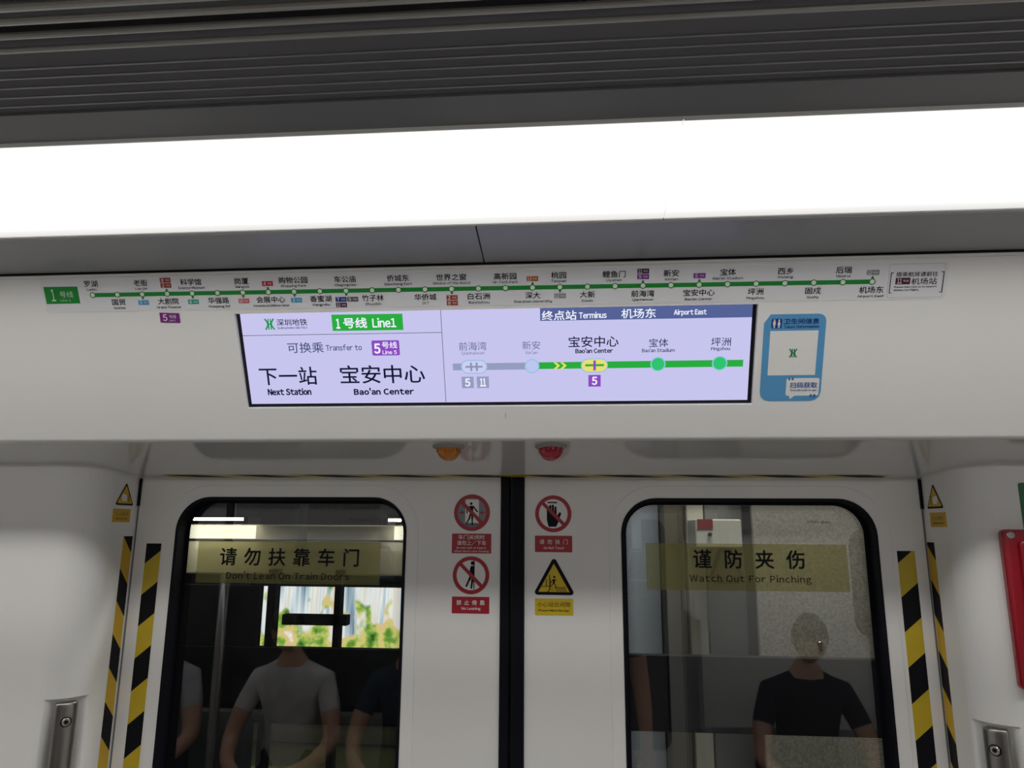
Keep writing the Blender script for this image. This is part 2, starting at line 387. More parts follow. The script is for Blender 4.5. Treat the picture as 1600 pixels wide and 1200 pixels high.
for far in (0, 1):
    for i in range(6):
        x0, x1 = SEAMS[i] + .0005, SEAMS[i + 1] - .0005
        P0, P1 = (-.4925, 2.1275), (-.6515, 2.1560)
        cur = []
        for k in range(9):
            t = k / 8; b = .004 * (1 - (2 * t - 1) ** 2)
            cur.append((P0[0] + (P1[0] - P0[0]) * t - .176 * b, P0[1] + (P1[1] - P0[1]) * t - .984 * b))
        m = MB().sheet_x(cur, x0, x1)
        rim = MB().prism_x([(-.4895, 2.1255), (-.4925, 2.1265), (-.4925, 2.1310), (-.4895, 2.1310)], x0, x1)
        rim2 = MB().prism_x([(-.6515, 2.1550), (-.6530, 2.1553), (-.6530, 2.1600), (-.6515, 2.1600)], x0, x1)
        lab = ('opposite glowing light diffuser, ' if far else 'white glowing light diffuser panel, ') + WHERE[i]
        o = empty('ceiling_light', turn(((x0 + x1) / 2, -.57, 2.14)) if far else ((x0 + x1) / 2, -.57, 2.14), lab, 'light', 'ceiling light diffusers')
        link('diffuser', turned(m) if far else m, M_lamp, o, smooth=True)
        link('rim', turned(rim) if far else rim, M_lamp_rim, o)
        link('rim', turned(rim2) if far else rim2, M_lamp_rim, o)
        jt = MB().sheet_x([(a, b + .0006) for a, b in cur], x1 - .001, x1 + .002); link('joint', turned(jt) if far else jt, M_joint, o)

# ================================================================ DOORS
M_glass = glass('tinted_door_glass', (.80, .83, .81), 2.2)
def door(name, side, far, label):
    T = turned if far else (lambda m: m)
    xi, xo = .0215 * side, .716 * side
    wc = .407 * side; ww = .432; zt, zb = 1.823, .62; wh = zt - zb; wz = (zt + zb) / 2
    root = empty(name, turn((side * .36, 0, 0)) if far else (side * .36, 0, 0), label, 'door', kind='structure')
    # leaf with rounded window opening
    outl = rrect(wc, wz, ww, wh, .062, 10)
    m = MB()
    xa, xb = min(xi, xo), max(xi, xo)
    N = len(outl)
    # project opening outline to the leaf rectangle
    outer = []
    for u, v in outl:
        du, dv = (u - wc) / (ww / 2), (v - wz) / (wh / 2); k = max(abs(du), abs(dv))
        du, dv = du / k, dv / k
        ox = wc + (du * (xb - wc) if du > 0 else -du * (xa - wc))
        oz = wz + (dv * (1.866 - wz) if dv > 0 else -dv * (0.0 - wz))
        outer.append((ox, oz))
    m.ring(DF, outer, outl, -.034, 0.0)
    # corner fill
    cs = [(xb, 1.866), (xa, 1.866), (xa, 0.0), (xb, 0.0)]
    for cx, cz in cs:
        near = sorted(range(N), key=lambda i: math.hypot(outer[i][0] - cx, outer[i][1] - cz))[:2]
        for i in range(N):
            j = (i + 1) % N
            a, b = outer[i], outer[j]
            if abs(a[0] - cx) < 1e-6 and abs(b[1] - cz) < 1e-6 or abs(a[1] - cz) < 1e-6 and abs(b[0] - cx) < 1e-6:
                if abs(a[0] - b[0]) > 1e-6 and abs(a[1] - b[1]) > 1e-6: m.add([DF(*a), DF(cx, cz), DF(*b)], [(0, 1, 2)])
    link('leaf_panel', T(m), M_door, root)
    m = MB().ring(DF, rrect(wc, wz, ww + .044, wh + .044, .084, 10), outl, -.001, .0011); link('window_surround', T(m), M_door, root, bev=.0008)
    m = MB().ring(DF, outl, rrect(wc, wz, ww - .010, wh - .010, .058, 10), -.034, .0022); g = link('window_gasket', T(m), M_black, root)
    pane = rrect(wc, wz, ww - .008, wh - .008, .058, 10)
    m = MB().plate(GF, pane, -.005, 0.0); p = link('glass_pane', T(m), M_glass, root)
    m = MB().ring(GF, rrect(wc, wz, ww - .010, wh - .010, .056, 10), rrect(wc, wz, ww - .022, wh - .022, .050, 10), .0002, .0004); link('frit_border', T(m), M_black, p)
    # frit dots fading inwards
    if not far:
        m = MB(); pitch = .0030
        for row in range(6):
            r = .0008 - .0001 * row
            ins = .022 + 2 * pitch * .8 * (row + .6)
            pts = rrect(wc, wz, ww - ins, wh - ins, .05, 10); acc = (row % 2) * pitch / 2
            for i in range(len(pts)):
                a, b = pts[i], pts[(i + 1) % len(pts)]; L = math.hypot(b[0] - a[0], b[1] - a[1])
                while acc < L:
                    t = acc / L; u, v = a[0] + (b[0] - a[0]) * t, a[1] + (b[1] - a[1]) * t
                    if v > 1.25: m.add([GF(u - r, v - r, .0003), GF(u + r, v - r, .0003), GF(u + r, v + r, .0003), GF(u - r, v + r, .0003)], [(0, 1, 2, 3)])
                    acc += pitch
                acc -= L
        tag(link('frit_dots', m, M_black, p), kind='stuff')
    # black finger-guard rubber at the meeting edge
    s = side
    m = MB()
    prof = [(.0215, .0), (.020, .004), (.006, .006), (.0035, .002), (.0030, -.02), (.0215, -.02)] if side < 0 else [(.0215, .0), (.020, .004), (-.001, .0055), (-.0015, .001), (-.0015, -.02), (.0215, -.02)]
    k = len(prof); vs_ = [DF(s * a if side > 0 else -a, z_, n_) for z_ in (0.0, 1.866) for a, n_ in prof]
    m.add(vs_, [(i, (i + 1) % k, k + (i + 1) % k, k + i) for i in range(k)] + [tuple(range(k))[::-1], tuple(range(k, 2 * k))])
    link('edge_rubber', T(m), M_black, root)
    return root
door('door_1', -1, False, 'white sliding door leaf with the no leaning window text')
door('door_2', 1, False, 'white sliding door leaf with the pinching warning window text')
door('door_3', -1, True, 'opposite white sliding door leaf behind the standing figure')
door('door_4', 1, True, 'opposite white sliding door leaf nearer the left bench')

# ================================================================ SCREEN
scr = empty('display_screen', HM(-3.5, 45), 'long lavender line display screen with next station text set into header panel', 'screen')
m = MB().plate(HM, rect(-3.5, 113.3, 705, 136), -12, -6.0); link('bezel', m, mat('screen_bezel', (.006, .006, .01), .25), scr)
m = MB().plate(HM, [(-350.6, 50.2), (343.5, 50.2), (343.5, 181.5), (-350.6, 181.5)], -6.0, -5.0); link('panel', m, px(199, 197, 238), scr)
SF = lambda u, v, n=0.0: HM(u, v, n - 5.0)
C_ink = px(20, 22, 52); C_slate = px(70, 78, 122); C_grey = px(150, 156, 190); C_gtxt = px(112, 120, 160)
C_green = px(40, 172, 62); C_white = px(238, 240, 255); C_purple = px(140, 75, 190); C_bar = px(84, 98, 150); C_line = px(92, 92, 108)
def metro_logo(mb, fr, cx, cy, w, h, n, m=0):
    """two mirrored arcs of track crossed by three short rails"""
    for s in (-1, 1):
        mb.plate(fr, seg(cx + s * .12 * w, cy - h * .5, cx + s * .12 * w, cy + h * .5, .12 * w), n - .05, n, m)
        pts = []
        for k in range(13):
            t = -1 + 2 * k / 12
            pts.append((cx + s * (.17 + .28 * abs(t) ** 1.7) * w, cy + t * h * .5))
        for a, b in zip(pts[:-1], pts[1:]): mb.plate(fr, seg(a[0], a[1], b[0], b[1], .15 * w), n - .05, n, m)
    mb.plate(fr, rect(cx, cy, w * .34, h * .12), n - .05, n, m)
def S(name, col, build, n=.25):
    mb = MB(); build(mb); return link(name, mb, col, scr)
S('divider_line', C_line, lambda b: (b.plate(SF, rect(-210, 149.9, 281, .8), .0, .2), b.plate(SF, rect(-69, 115.6, .8, 130), .0, .2)))
S('metro_logo', px(22, 150, 78), lambda b: metro_logo(b, SF, -309.8, 165.5, 14.5, 15.2, .3))
S('operator_name', C_ink, lambda b: (text(b, SF, '深圳地铁', -277.8, 167.7, 43.3, 9.6, .3, .012), text(b, SF, 'SHENZHEN METRO', -278.1, 159.8, 42.6, 2.8, .3, .02)))
S('line_banner', C_green, lambda b: b.plate(SF, [(-221, 154.5), (-122, 154.3), (-122, 176.8), (-221, 177.2)], 0, .25))
S('line_banner_text', C_white, lambda b: (text(b, SF, '1', -212.6, 164.6, 5.6, 14.1, .5, .05), text(b, SF, '号线', -188.6, 165.2, 33.4, 14.8, .5, .03), text(b, SF, 'Line1', -147.9, 165, 33.2, 13.6, .5, .035)))
S('transfer_text', C_slate, lambda b: (text(b, SF, '可换乘', -262.4, 131.6, 51.7, 15.0, .3, .008), text(b, SF, 'Transfer to', -207.8, 131.1, 51.3, 8.8, .3, .025)))
S('transfer_badge', C_purple, lambda b: b.plate(SF, rrect(-148.8, 129.5, 38.8, 21.4, 2), 0, .25))
S('transfer_badge_text', C_white, lambda b: (text(b, SF, '5', -160.6, 128.8, 9, 14.6, .5, .05), text(b, SF, '号线', -143.1, 133.6, 21.4, 9.6, .5, .02), text(b, SF, 'Line 5', -143.5, 123.5, 20, 5.8, .5, .03)))
S('next_station_text', C_ink, lambda b: (text(b, SF, '下一站', -292.1, 91.1, 83.6, 26.4, .3, .012), text(b, SF, 'Next Station', -292.8, 68.0, 63.7, 10.4, .3, .06)))
S('station_title_text', C_ink, lambda b: (text(b, SF, '宝安中心', -156.7, 92.2, 120.8, 26.6, .3, .012), text(b, SF, "Bao'an Center", -156.4, 67.5, 86.1, 10.6, .3, .06, 1.10)))
S('terminus_bar', C_bar, lambda b: b.plate(SF, [(65.5, 163.5), (343.4, 163.5), (343.4, 181), (65.5, 181)], 0, .25))
S('terminus_text', C_white, lambda b: (text(b, SF, '终点站', 91, 170.6, 46.5, 13.0, .5, .02), text(b, SF, 'Terminus', 135.7, 170.2, 36.8, 8.8, .5, .035)))
S('terminus_text', C_white, lambda b: text(b, SF, '机场东', 196.1, 171.4, 45.4, 13.0, .5, .015))
S('terminus_text', C_white, lambda b: text(b, SF, 'Airport East', 263.4, 171.1, 42.4, 9.4, .5, .03))
S('passed_line', C_grey, lambda b: b.plate(SF, rect(-1.5, 101.2, 110, 9.6), 0, .2))
S('coming_line', C_green, lambda b: b.plate(SF, rect(198.8, 101.5, 273, 9.4), 0, .2))
S('passed_stop', px(202, 208, 240), lambda b: (b.plate(SF, rrect(-26.9, 101.2, 34.5, 17.8, 8.8), .2, .4)))
S('passed_stop_ring', px(150, 190, 228), lambda b: b.ring(SF, rrect(-26.9, 101.2, 36.4, 19.6, 9.7), rrect(-26.9, 101.2, 33.6, 17, 8.4), .3, .5))
S('passed_stop_ring', px(150, 190, 228), lambda b: b.ring(SF, circ(53, 101, 10), circ(53, 101, 8.7), .3, .5))
S('passed_stop', px(186, 200, 238), lambda b: b.plate(SF, circ(53, 101, 9.2), .2, .4))
S('interchange_mark', px(140, 148, 180), lambda b: (b.plate(SF, rect(-27, 101.2, 24, 2.6), .4, .6), b.plate(SF, rect(-31, 101.2, 2.8, 12), .4, .62), b.plate(SF, rect(-23.2, 101.2, 2.8, 12), .4, .62)))
S('direction_chevrons', px(226, 226, 92), lambda b: [b.plate(SF, [(x, 96.6), (x + 4, 96.6), (x + 9, 101.2), (x + 4, 105.8), (x, 105.8), (x + 5, 101.2)], .2, .45) for x in (82.3, 91.3)])
S('current_stop', px(232, 222, 118), lambda b: b.plate(SF, rrect(137.8, 101, 34.5, 17.8, 8.8), .2, .4))
S('stop_ring', px(150, 196, 222), lambda b: b.ring(SF, rrect(137.8, 101, 36.4, 19.6, 9.7), rrect(137.8, 101, 33.6, 17, 8.4), .3, .5))
for u_, v_ in ((223, 101.7), (304.5, 101.9)): S('stop_ring', px(150, 196, 222), lambda b: b.ring(SF, circ(u_, v_, 10.1), circ(u_, v_, 8.6), .3, .5))
S('coming_stop', px(46, 196, 112), lambda b: b.plate(SF, circ(223, 101.7, 9), .2, .4)); S('coming_stop', px(46, 196, 112), lambda b: b.plate(SF, circ(304.5, 101.9, 9), .2, .4))
S('current_mark', C_green, lambda b: b.plate(SF, rect(138.1, 101.3, 25.4, 3.0), .4, .6)); S('current_mark', C_purple, lambda b: b.plate(SF, rect(138.1, 101, 3.4, 13.8), .4, .7))
for u_, v_, c_, t_ in ((-36.9, 78.8, C_grey, '5'), (-15.6, 78.8, C_grey, '11'), (138, 79.3, C_purple, '5')):
    S('line_badge', c_, lambda b: b.plate(SF, rect(u_, v_, 16.7, 16.4), 0, .25)); S('line_badge_text', C_white, lambda b: text(b, SF, t_, u_, v_, 7.5 if t_ == '5' else 8.6, 11.8, .5, .05))
def stop_names(b, rows):
    for cn, en, cx, cy, w, h, ex, ey, ew, eh, bd in rows: text(b, SF, cn, cx, cy, w, h, .3, .006 if bd < .03 else .012); text(b, SF, en, ex, ey, ew, eh, .3, bd)
for nm_, col_, row_ in (('passed_stop_name', C_gtxt, ('前海湾', 'Qianhaiwan', -27.6, 130.2, 38.2, 12.2, -27.6, 120.2, 31.8, 5.4, .008)), ('passed_stop_name', C_gtxt, ('新安', "Xin'an", 52.6, 130.2, 24.7, 11.6, 52.6, 120.4, 16.7, 5.2, .008)),
                       ('stop_name', C_ink, ('宝安中心', "Bao'an Center", 136.6, 134.1, 67.1, 15.2, 137.5, 121.8, 50.6, 7.4, .045)), ('stop_name', px(36, 44, 88), ('宝体', "Bao'an Stadium", 223.3, 131.2, 25.4, 11.7, 223, 121.1, 43.3, 5.8, .025)),
                       ('stop_name', px(36, 44, 88), ('坪洲', 'Pingzhou', 305, 131.1, 25.7, 11.5, 304.8, 121.3, 25.1, 6.0, .025))):
    S(nm_, col_, lambda b: stop_names(b, [row_]))

# ================================================================ ROUTE MAP STRIP
TH = -.0042; SCX, SCV = -25.2, 209.6
def STF(u, v, n=0.0): return HM(SCX + u * math.cos(TH) - v * math.sin(TH), SCV + u * math.sin(TH) + v * math.cos(TH), n)
strip = empty('route_map_strip', STF(0, -23), 'long pale route map strip with green line and station names on header', 'route map')
M_stripbg = mat('map_vinyl', (.74, .745, .76), .35, var=.01)
outl = [(-606, 23.5)] + [(-603, -23.5)] + [(600 + 6 * math.sin(math.radians(a)), -17.5 - 6 * math.cos(math.radians(a))) for a in (0, 30, 60, 90)] + [(600 + 6 * math.cos(math.radians(a)), 17.5 + 6 * math.sin(math.radians(a))) for a in (0, 30, 60, 90)]
link('backing', MB().plate(STF, outl, 0, .35), M_stripbg, strip)
M_edge = mat('map_edge_line', (.46, .46, .46), .4)
link('border_line', MB().ring(STF, rrect(567.5, .3, 68, 43, 3), rrect(567.5, .3, 67, 42, 2.6), .3, .42), M_edge, strip)
G1 = mat('line_green', (.012, .25, .035), .35)
U0, U1 = -530.4, 514.0
du = (U1 - U0) / 29.0
link('line_bar', MB().plate(STF, rect((U0 + U1) / 2, 0, U1 - U0, 5.6), .3, .55), G1, strip)
link('line_title', MB().plate(STF, [(-600.8, -11.5), (-551, -11.3), (-551, 12.2), (-600.8, 12.6)], .3, .55), G1, strip)
mb = MB(); text(mb, STF, '1', -588.5, .6, 6.2, 16.6, .7, .012); text(mb, STF, '号线', -568.8, 1.6, 19.5, 8.6, .7); text(mb, STF, 'Line 1', -571.4, -6.6, 15.3, 3.3, .7); link('line_title_text', mb, mat('pale_green_print', (.62, .76, .64), .4), strip)
ST = [('罗湖', 'Luohu'), ('国贸', 'Guomao'), ('老街', 'Laojie'), ('大剧院', 'Grand Theater'), ('科学馆', 'Science Museum'), ('华强路', 'Huaqiang Rd'), ('岗厦', 'Gangxia'), ('会展中心', 'Convention & Exhibition Center'),
      ('购物公园', 'Shopping Park'), ('香蜜湖', 'Xiangmihu'), ('车公庙', 'Chegongmiao'), ('竹子林', 'Zhuzilin'), ('侨城东', 'Qiaocheng East'), ('华侨城', 'OCT'), ('世界之窗', 'Window of the World'), ('白石洲', 'Baishizhou'),
      ('高新园', 'Hi-Tech Park'), ('深大', 'Shenzhen University'), ('桃园', 'Taoyuan'), ('大新', 'Daxin'), ('鲤鱼门', 'Liyumen'), ('前海湾', 'Qianhaiwan'), ('新安', "Xin'an"), ('宝安中心', "Bao'an Center"), ('宝体', "Bao'an Stadium"),
      ('坪洲', 'Pingzhou'), ('西乡', 'Xixiang'), ('固戍', 'Gushu'), ('后瑞', 'Hourui'), ('机场东', 'Airport East')]
for i, (cn, en) in enumerate(ST):
    u = U0 + du * i
    mb = MB().ring(STF, circ(u, 0, 4.1, 24), circ(u, 0, 2.9, 24), .5, .8); link('station_ring', mb, G1, strip)
    link('station_dot', MB().plate(STF, circ(u, 0, 3.0, 24), .5, .72), M_pw, strip)
    up = i % 2 == 0
    mb = MB(); cu = u + (2 if i == 7 else (-1.5 if i in (18, 20) else 0))
    w = len(cn) * 10.3 - .9
    text(mb, STF, cn, cu, 15.6 if up else -10.3, w, 8.8, .5, .018)
    ew = len(en) * 2.62 + 1.5
    if i == 7: ew = 51
    if i in (14,): ew = 50
    eh = 4.3 if any(c in 'gpqyj' for c in en) else 3.6
    text(mb, STF, en, cu, (7.9 if up else -18.4) - (.35 if eh > 4 else 0), ew, eh, .5, .022)
    link('station_name', mb, M_blk, strip)
BG = {2: ('d', [('3', (.05, .33, .62))]), 3: ('u', [('2', (.30, .045, .03)), ('8', (.34, .04, .03))]), 4: ('d', [('6', (.03, .36, .27))]), 6: ('d', [('10', (.60, .12, .14))]),
      7: ('u', [('4', (.50, .015, .04))]), 8: ('d', [('3', (.05, .33, .62))]), 10: ('d', [('7', (.012, .03, .26)), ('11', (.07, .012, .06)), ('9', (.12, .09, .11))]),
      14: ('d', [('2', (.34, .045, .03)), ('8', (.34, .045, .03))]), 17: ('u', [('13', (.48, .12, .015))]), 18: ('d', [('12', (.26, .26, .27))]),
      21: ('u', [('5', (.24, .03, .30)), ('11', (.06, .012, .07))]), 23: ('u', [('5', (.20, .03, .30))]), 29: ('u', [('12', (.26, .26, .28))])}
for i, (side, rows) in BG.items():
    u = U0 + du * i; s = 1 if side == 'u' else -1
    link('transfer_pin', MB().plate(STF, [(u - 1.8, 3 * s), (u + 1.8, 3 * s), (u + 1.4, 6.2 * s), (u, 7.4 * s), (u - 1.4, 6.2 * s)], .5, .7), G1, strip)
    for k, (t, c) in enumerate(rows):
        bu, bv = u, s * (11.6 + 7.2 * k)
        if i == 10: bu, bv = (u - 8, -11.6) if k == 0 else ((u - 8, -19.2) if k == 1 else (u + 8.2, -11.6))
        if i == 8: bu += 2
        b_ = link('line_badge', MB().plate(STF, rect(bu, bv, 15.2, 6.5), .3, .55), mat('badge_%s_%d' % (t, i), c, .4), strip)
        mb = MB(); text(mb, STF, t, bu - 3.9, bv, 3.4 if len(t) == 1 else 5.2, 4.6, .7, .02); text(mb, STF, '号线', bu + 3, bv, 5.6, 2.6, .7)
        link('badge_text', mb, M_pw, b_)
link('notice_bracket', MB().plate(STF, rect(536.4, -2.2, .9, 26), .4, .6).plate(STF, rect(537.6, 10.6, 3.2, .9), .4, .6).plate(STF, rect(537.6, -15, 3.2, .9), .4, .6), M_blk, strip)
link('notice_bracket', MB().plate(STF, rect(600.2, -1.8, .9, 26), .4, .6).plate(STF, rect(599, 11, 3.2, .9), .4, .6).plate(STF, rect(599, -14.6, 3.2, .9), .4, .6), M_blk, strip)
mb = MB(); text(mb, STF, '搭乘航班请前往', 568, 8.6, 50.5, 6.1, .5, .004); text(mb, STF, '机场站', 577.4, -.4, 31, 8.4, .5, .006)
text(mb, STF, 'Please take Line 11 to Airport', 567.4, -7.6, 52, 2.9, .5, .02); text(mb, STF, 'Station for flights', 556.8, -11.5, 30.7, 2.9, .5, .02); link('notice_text', mb, M_blk, strip)
b_ = link('line_badge', MB().plate(STF, rect(551.5, .1, 17.8, 8.4), .3, .55), mat('badge_purple_dark', (.075, .008, .045), .4), strip)
mb = MB(); text(mb, STF, '11', 547.4, .2, 5.8, 6.2, .7, .02); text(mb, STF, '号线', 555, .4, 6.6, 2.8, .7); link('badge_text', mb, M_pw, b_)

# purple line 5 add-on sticker
st = link('line_sticker', MB().plate(HM, [(-463.4, 171.8), (-435.2, 170.8), (-435.0, 184.2), (-463.2, 185.4)], 0, .8), mat('purple_sticker', (.20, .02, .22), .4),
          label='small purple number 5 line sticker stuck below the route map strip', cat='sticker')
mb = MB(); text(mb, HM, '5', -455.8, 178.4, 6.3, 9.4, 1.0, .02); text(mb, HM, '号线', -444.8, 179.6, 10.2, 5.0, 1.0); text(mb, HM, 'Line 5', -446, 174.4, 8.6, 2.3, 1.0); link('sticker_text', mb, M_pw, st)

# toilet information sticker
TB = [(358, 62), (358, 156), (366, 167.6), (424, 167.6)] + [(427 + 9.6 * math.sin(math.radians(a)), 158 + 9.6 * math.cos(math.radians(a))) for a in (0, 30, 60, 90)] + [(425 + 12 * math.cos(math.radians(a)), 62 - 12 * math.sin(math.radians(a))) for a in (0, 30, 60, 90)] + [(370 - 12 * math.sin(math.radians(a)), 62 - 12 * math.cos(math.radians(a))) for a in (0, 30, 60)]
st = link('toilet_sticker', MB().plate(HM, TB, 0, .4), mat('sticker_blue', (.10, .33, .60), .4), label='light blue toilet information sticker with white square beside the display screen', cat='sticker')
M_navy = mat('navy_print', (.010, .04, .22), .4); M_blue = mat('blue_print', (.012, .09, .42), .4)
link('white_square', MB().plate(HM, rect(397.2, 115.6, 61.2, 60), .3, .55), M_pw, st)
mb = MB(); metro_logo(mb, HM, 397.6, 115.7, 10.6, 11.4, .8); link('metro_logo', mb, mat('logo_green', (.01, .22, .06), .4), st)
ic = link('restroom_icon', MB().plate(HM, rrect(374, 155.4, 13.3, 12.7, 1.6), .3, .55), M_navy, st)
mb = MB()
for cx_, fem in ((371, 0), (377, 1)):
    mb.plate(HM, circ(cx_, 159.8, 1.1, 14), .5, .75)
    if fem: mb.plate(HM, [(cx_ - .8, 158.3), (cx_ + .8, 158.3), (cx_ + 2.0, 153.6), (cx_ - 2.0, 153.6)], .5, .75)
    else: mb.plate(HM, rect(cx_, 156, 3.2, 4.6), .5, .75)
    mb.plate(HM, rect(cx_ - .65, 151.8, .9, 4), .5, .75); mb.plate(HM, rect(cx_ + .65, 151.8, .9, 4), .5, .75)
link('restroom_figures', mb, M_pw, ic)
mb = MB(); text(mb, HM, '卫生间信息', 405.3, 158.2, 44.8, 7.5, .7, .02); text(mb, HM, 'Toilet Information', 405.8, 151.1, 44.9, 4.2, .7, .02); link('sticker_title', mb, M_navy, st)
link('speech_bubble', MB().plate(HM, rrect(413, 69.3, 42.5, 24.2, 2.5), .3, .55).plate(HM, [(396, 59), (406, 59), (397.5, 52.5)], .3, .54), M_pw, st)
mb = MB(); text(mb, HM, '扫码获取', 414.2, 71.8, 35.3, 7.9, .8, .01); text(mb, HM, 'Scan QR code to get', 414.6, 64.8, 34.5, 3.0, .8, .01); link('bubble_text', mb, M_blue, st)
mb = MB(); text(mb, HM, '“', 397.3, 81, 7.2, 4.4, .8, .03); text(mb, HM, '”', 426.6, 57, 7.6, 4.4, .8, .03); link('quote_marks', mb, M_blue, st)

# ================================================================ DOOR SIGNS
def prohib(cx, cy, r, label, name='prohibition_sign'):
    root = link(name, MB().plate(DM, circ(cx, cy, r, 48), .0, .5), M_pw, label=label, cat='sign')
    return root
def ring_bar(root, cx, cy, r, n=.9):
    mb = MB().ring(DM, circ(cx, cy, r, 48), circ(cx, cy, r * .79, 48), .4, n)
    a = r * .80 * math.sqrt(.5); mb.plate(DM, seg(cx - a, cy + a, cx + a, cy - a, r * .19), .4, n + .1)
    link('red_ring', mb, M_red, root)
def plate_sign(cx, cy, w, h, mt, label, lines, tm, name='text_plate'):
    root = link(name, MB().plate(DM, rrect(cx, cy, w, h, 1.2), 0, .5), mt, label=label, cat='sign')
    mb = MB()
    for t, x, y, tw, th, bd in lines: text(mb, DM, t, x, y, tw, th, .7, bd, 1.5 if t in ('请勿扶门', '禁止倚靠') else 1.0)
    link('lettering', mb, tm, root); return root
# 1 no boarding when doors close
cx, cy, r = -73, 1796.6, 32.4
s1 = prohib(cx, cy, r, 'round red no-boarding sign with walking figure between closing doors')
M_sgrey = mat('sign_grey', (.22, .23, .24), .4); M_sgrey2 = mat('sign_grey_dark', (.14, .15, .16), .4)
link('door_picture', MB().plate(DM, circ(cx, cy, r * .8, 40), .4, .55), M_sgrey, s1)
link('door_opening', MB().plate(DM, rect(cx + .2, cy + 2.6, 24.4, 41.5), .5, .62), M_pw, s1)
link('sill_shadow', MB().plate(DM, [(cx - 18.5, cy - 18.6), (cx + 18.5, cy - 18.6), (cx + 10, cy - 24), (cx - 10, cy - 24)], .5, .63), M_sgrey2, s1)
mb = MB(); mb.plate(DM, circ(cx - 1.6, cy + 15.8, 2.4, 16), .6, .72)
mb.plate(DM, [(cx - 4.2, cy + 12), (cx + 2.6, cy + 12), (cx + 2.0, cy - 2.5), (cx - 3.4, cy - 2.5)], .6, .72)
for q in ((-4.6, 11, -9.2, 4, 2.2), (-9.2, 5, -9.0, -1.5, 1.9), (2.2, 11, 10.2, .8, 2.3), (-2.2, -2, -5.2, -12, 3), (-5.2, -11.4, -10.2, -20, 2.3), (.4, -2, .7, -12, 3), (.7, -12, 1.1, -22, 2.3)):
    mb.plate(DM, seg(cx + q[0], cy + q[1], cx + q[2], cy + q[3], q[4]), .6, .72)
link('walking_figure', mb, M_blk, s1)
mb = MB()
for s_ in (-1, 1): mb.plate(DM, rect(cx + s_ * 21, cy, 6, 1.6), .6, .7); mb.plate(DM, [(cx + s_ * 19, cy + 3.6), (cx + s_ * 13.6, cy), (cx + s_ * 19, cy - 3.6)], .6, .7)
link('arrow_marks', mb, M_red, s1)
ring_bar(s1, cx, cy, r)
plate_sign(-72.9, 1742.6, 70.4, 34.2, M_plate_red, 'red plate of four text lines under the no-boarding sign',
           [('车门关闭时', -73.1, 1753.6, 47.2, 8.2, .01), ('请勿上/下车', -72.8, 1743.6, 52.2, 8.4, .01), ('Do not exit or board', -73.8, 1735.2, 52.1, 3.9, .02), ('when doors are closing', -72.8, 1729.0, 62.1, 4.4, .02)], M_pw)
# 2 no leaning
cx, cy, r = -72.8, 1688.2, 32.4
s2 = prohib(cx, cy, r, 'round red no-leaning sign with black figure against a pole')
mb = MB(); mb.plate(DM, rect(cx + 5.4, cy + 1, 1.6, 50), .5, .7); mb.plate(DM, circ(cx + 2.6, cy + 20.6, 3.4, 18), .5, .7)
mb.plate(DM, [(cx - .4, cy + 16), (cx + 5.4, cy + 16), (cx + 5.6, cy - 1), (cx - 1.6, cy - 1)], .5, .7)
for q in ((0, 14, -2.2, 1, 2.4), (.2, 0, -3.4, -9, 4), (-3.4, -8, -8.4, -20, 3), (3.4, 0, 2.4, -11, 4), (2.4, -10, .6, -23, 3)): mb.plate(DM, seg(cx + q[0], cy + q[1], cx + q[2], cy + q[3], q[4]), .5, .7)
link('leaning_figure', mb, M_blk, s2); ring_bar(s2, cx, cy, r)
plate_sign(-72.8, 1637.5, 65.9, 28.2, M_plate_red, 'bright red plate under the no-leaning sign reading No Leaning', [('禁止倚靠', -72.8, 1641.8, 49.8, 8.4, .02), ('No Leaning', -71.8, 1631.4, 33.5, 6.2, .025)], M_pw)
# 3 do not touch
cx, cy, r = 72.4, 1795.3, 32.2
s3 = prohib(cx, cy, r, 'round red do-not-touch sign with a black hand')
mb = MB().plate(DM, rect(70.8, 1814.9, 17.3, 2.2), .5, .7)
mb.plate(DM, [(61, 1784), (64, 1772.6), (77.5, 1772.6), (81, 1780), (86.6, 1796), (84.6, 1798.2), (82, 1796.5), (78.6, 1790), (78.4, 1800), (61, 1800)], .5, .7)
for x0_, y1_, w_ in ((62.6, 1806.5, 3.6), (67.2, 1810.5, 3.9), (71.8, 1811.2, 3.9), (76.4, 1808, 3.6)): mb.plate(DM, rrect(x0_, (y1_ + 1797) / 2, w_, y1_ - 1797, w_ / 2 - .05, 4), .5, .72)
link('hand_figure', mb, M_blk, s3); ring_bar(s3, cx, cy, r)
plate_sign(72.6, 1743.0, 65.5, 28.3, M_plate_red, 'dark red plate under the hand sign reading Do Not Touch', [('请勿扶门', 72.7, 1746.7, 49.2, 8.6, .004), ('Do Not Touch', 73.3, 1736.3, 35.4, 4.8, .02)], M_pw)
# 4 mind the gap
def rtri(ax, ay, bx, by, cx_, cy_, r, n=6):
    """triangle with rounded corners"""
    P = [Vector((ax, ay)), Vector((bx, by)), Vector((cx_, cy_))]; out = []
    for i in range(3):
        p, a, b = P[i], P[i - 1], P[(i + 1) % 3]
        d1, d2 = (a - p).normalized(), (b - p).normalized(); h = d1.angle(d2) / 2; L = r / math.tan(h)
        c = p + (d1 + d2).normalized() * (r / math.sin(h)); s_, e_ = p + d1 * L, p + d2 * L
        a0 = math.atan2(s_.y - c.y, s_.x - c.x); a1 = math.atan2(e_.y - c.y, e_.x - c.x)
        while a1 - a0 > math.pi: a1 -= 2 * math.pi
        while a1 - a0 < -math.pi: a1 += 2 * math.pi
        out += [(c.x + r * math.cos(a0 + (a1 - a0) * k / n), c.y + r * math.sin(a0 + (a1 - a0) * k / n)) for k in range(n + 1)]
    return out
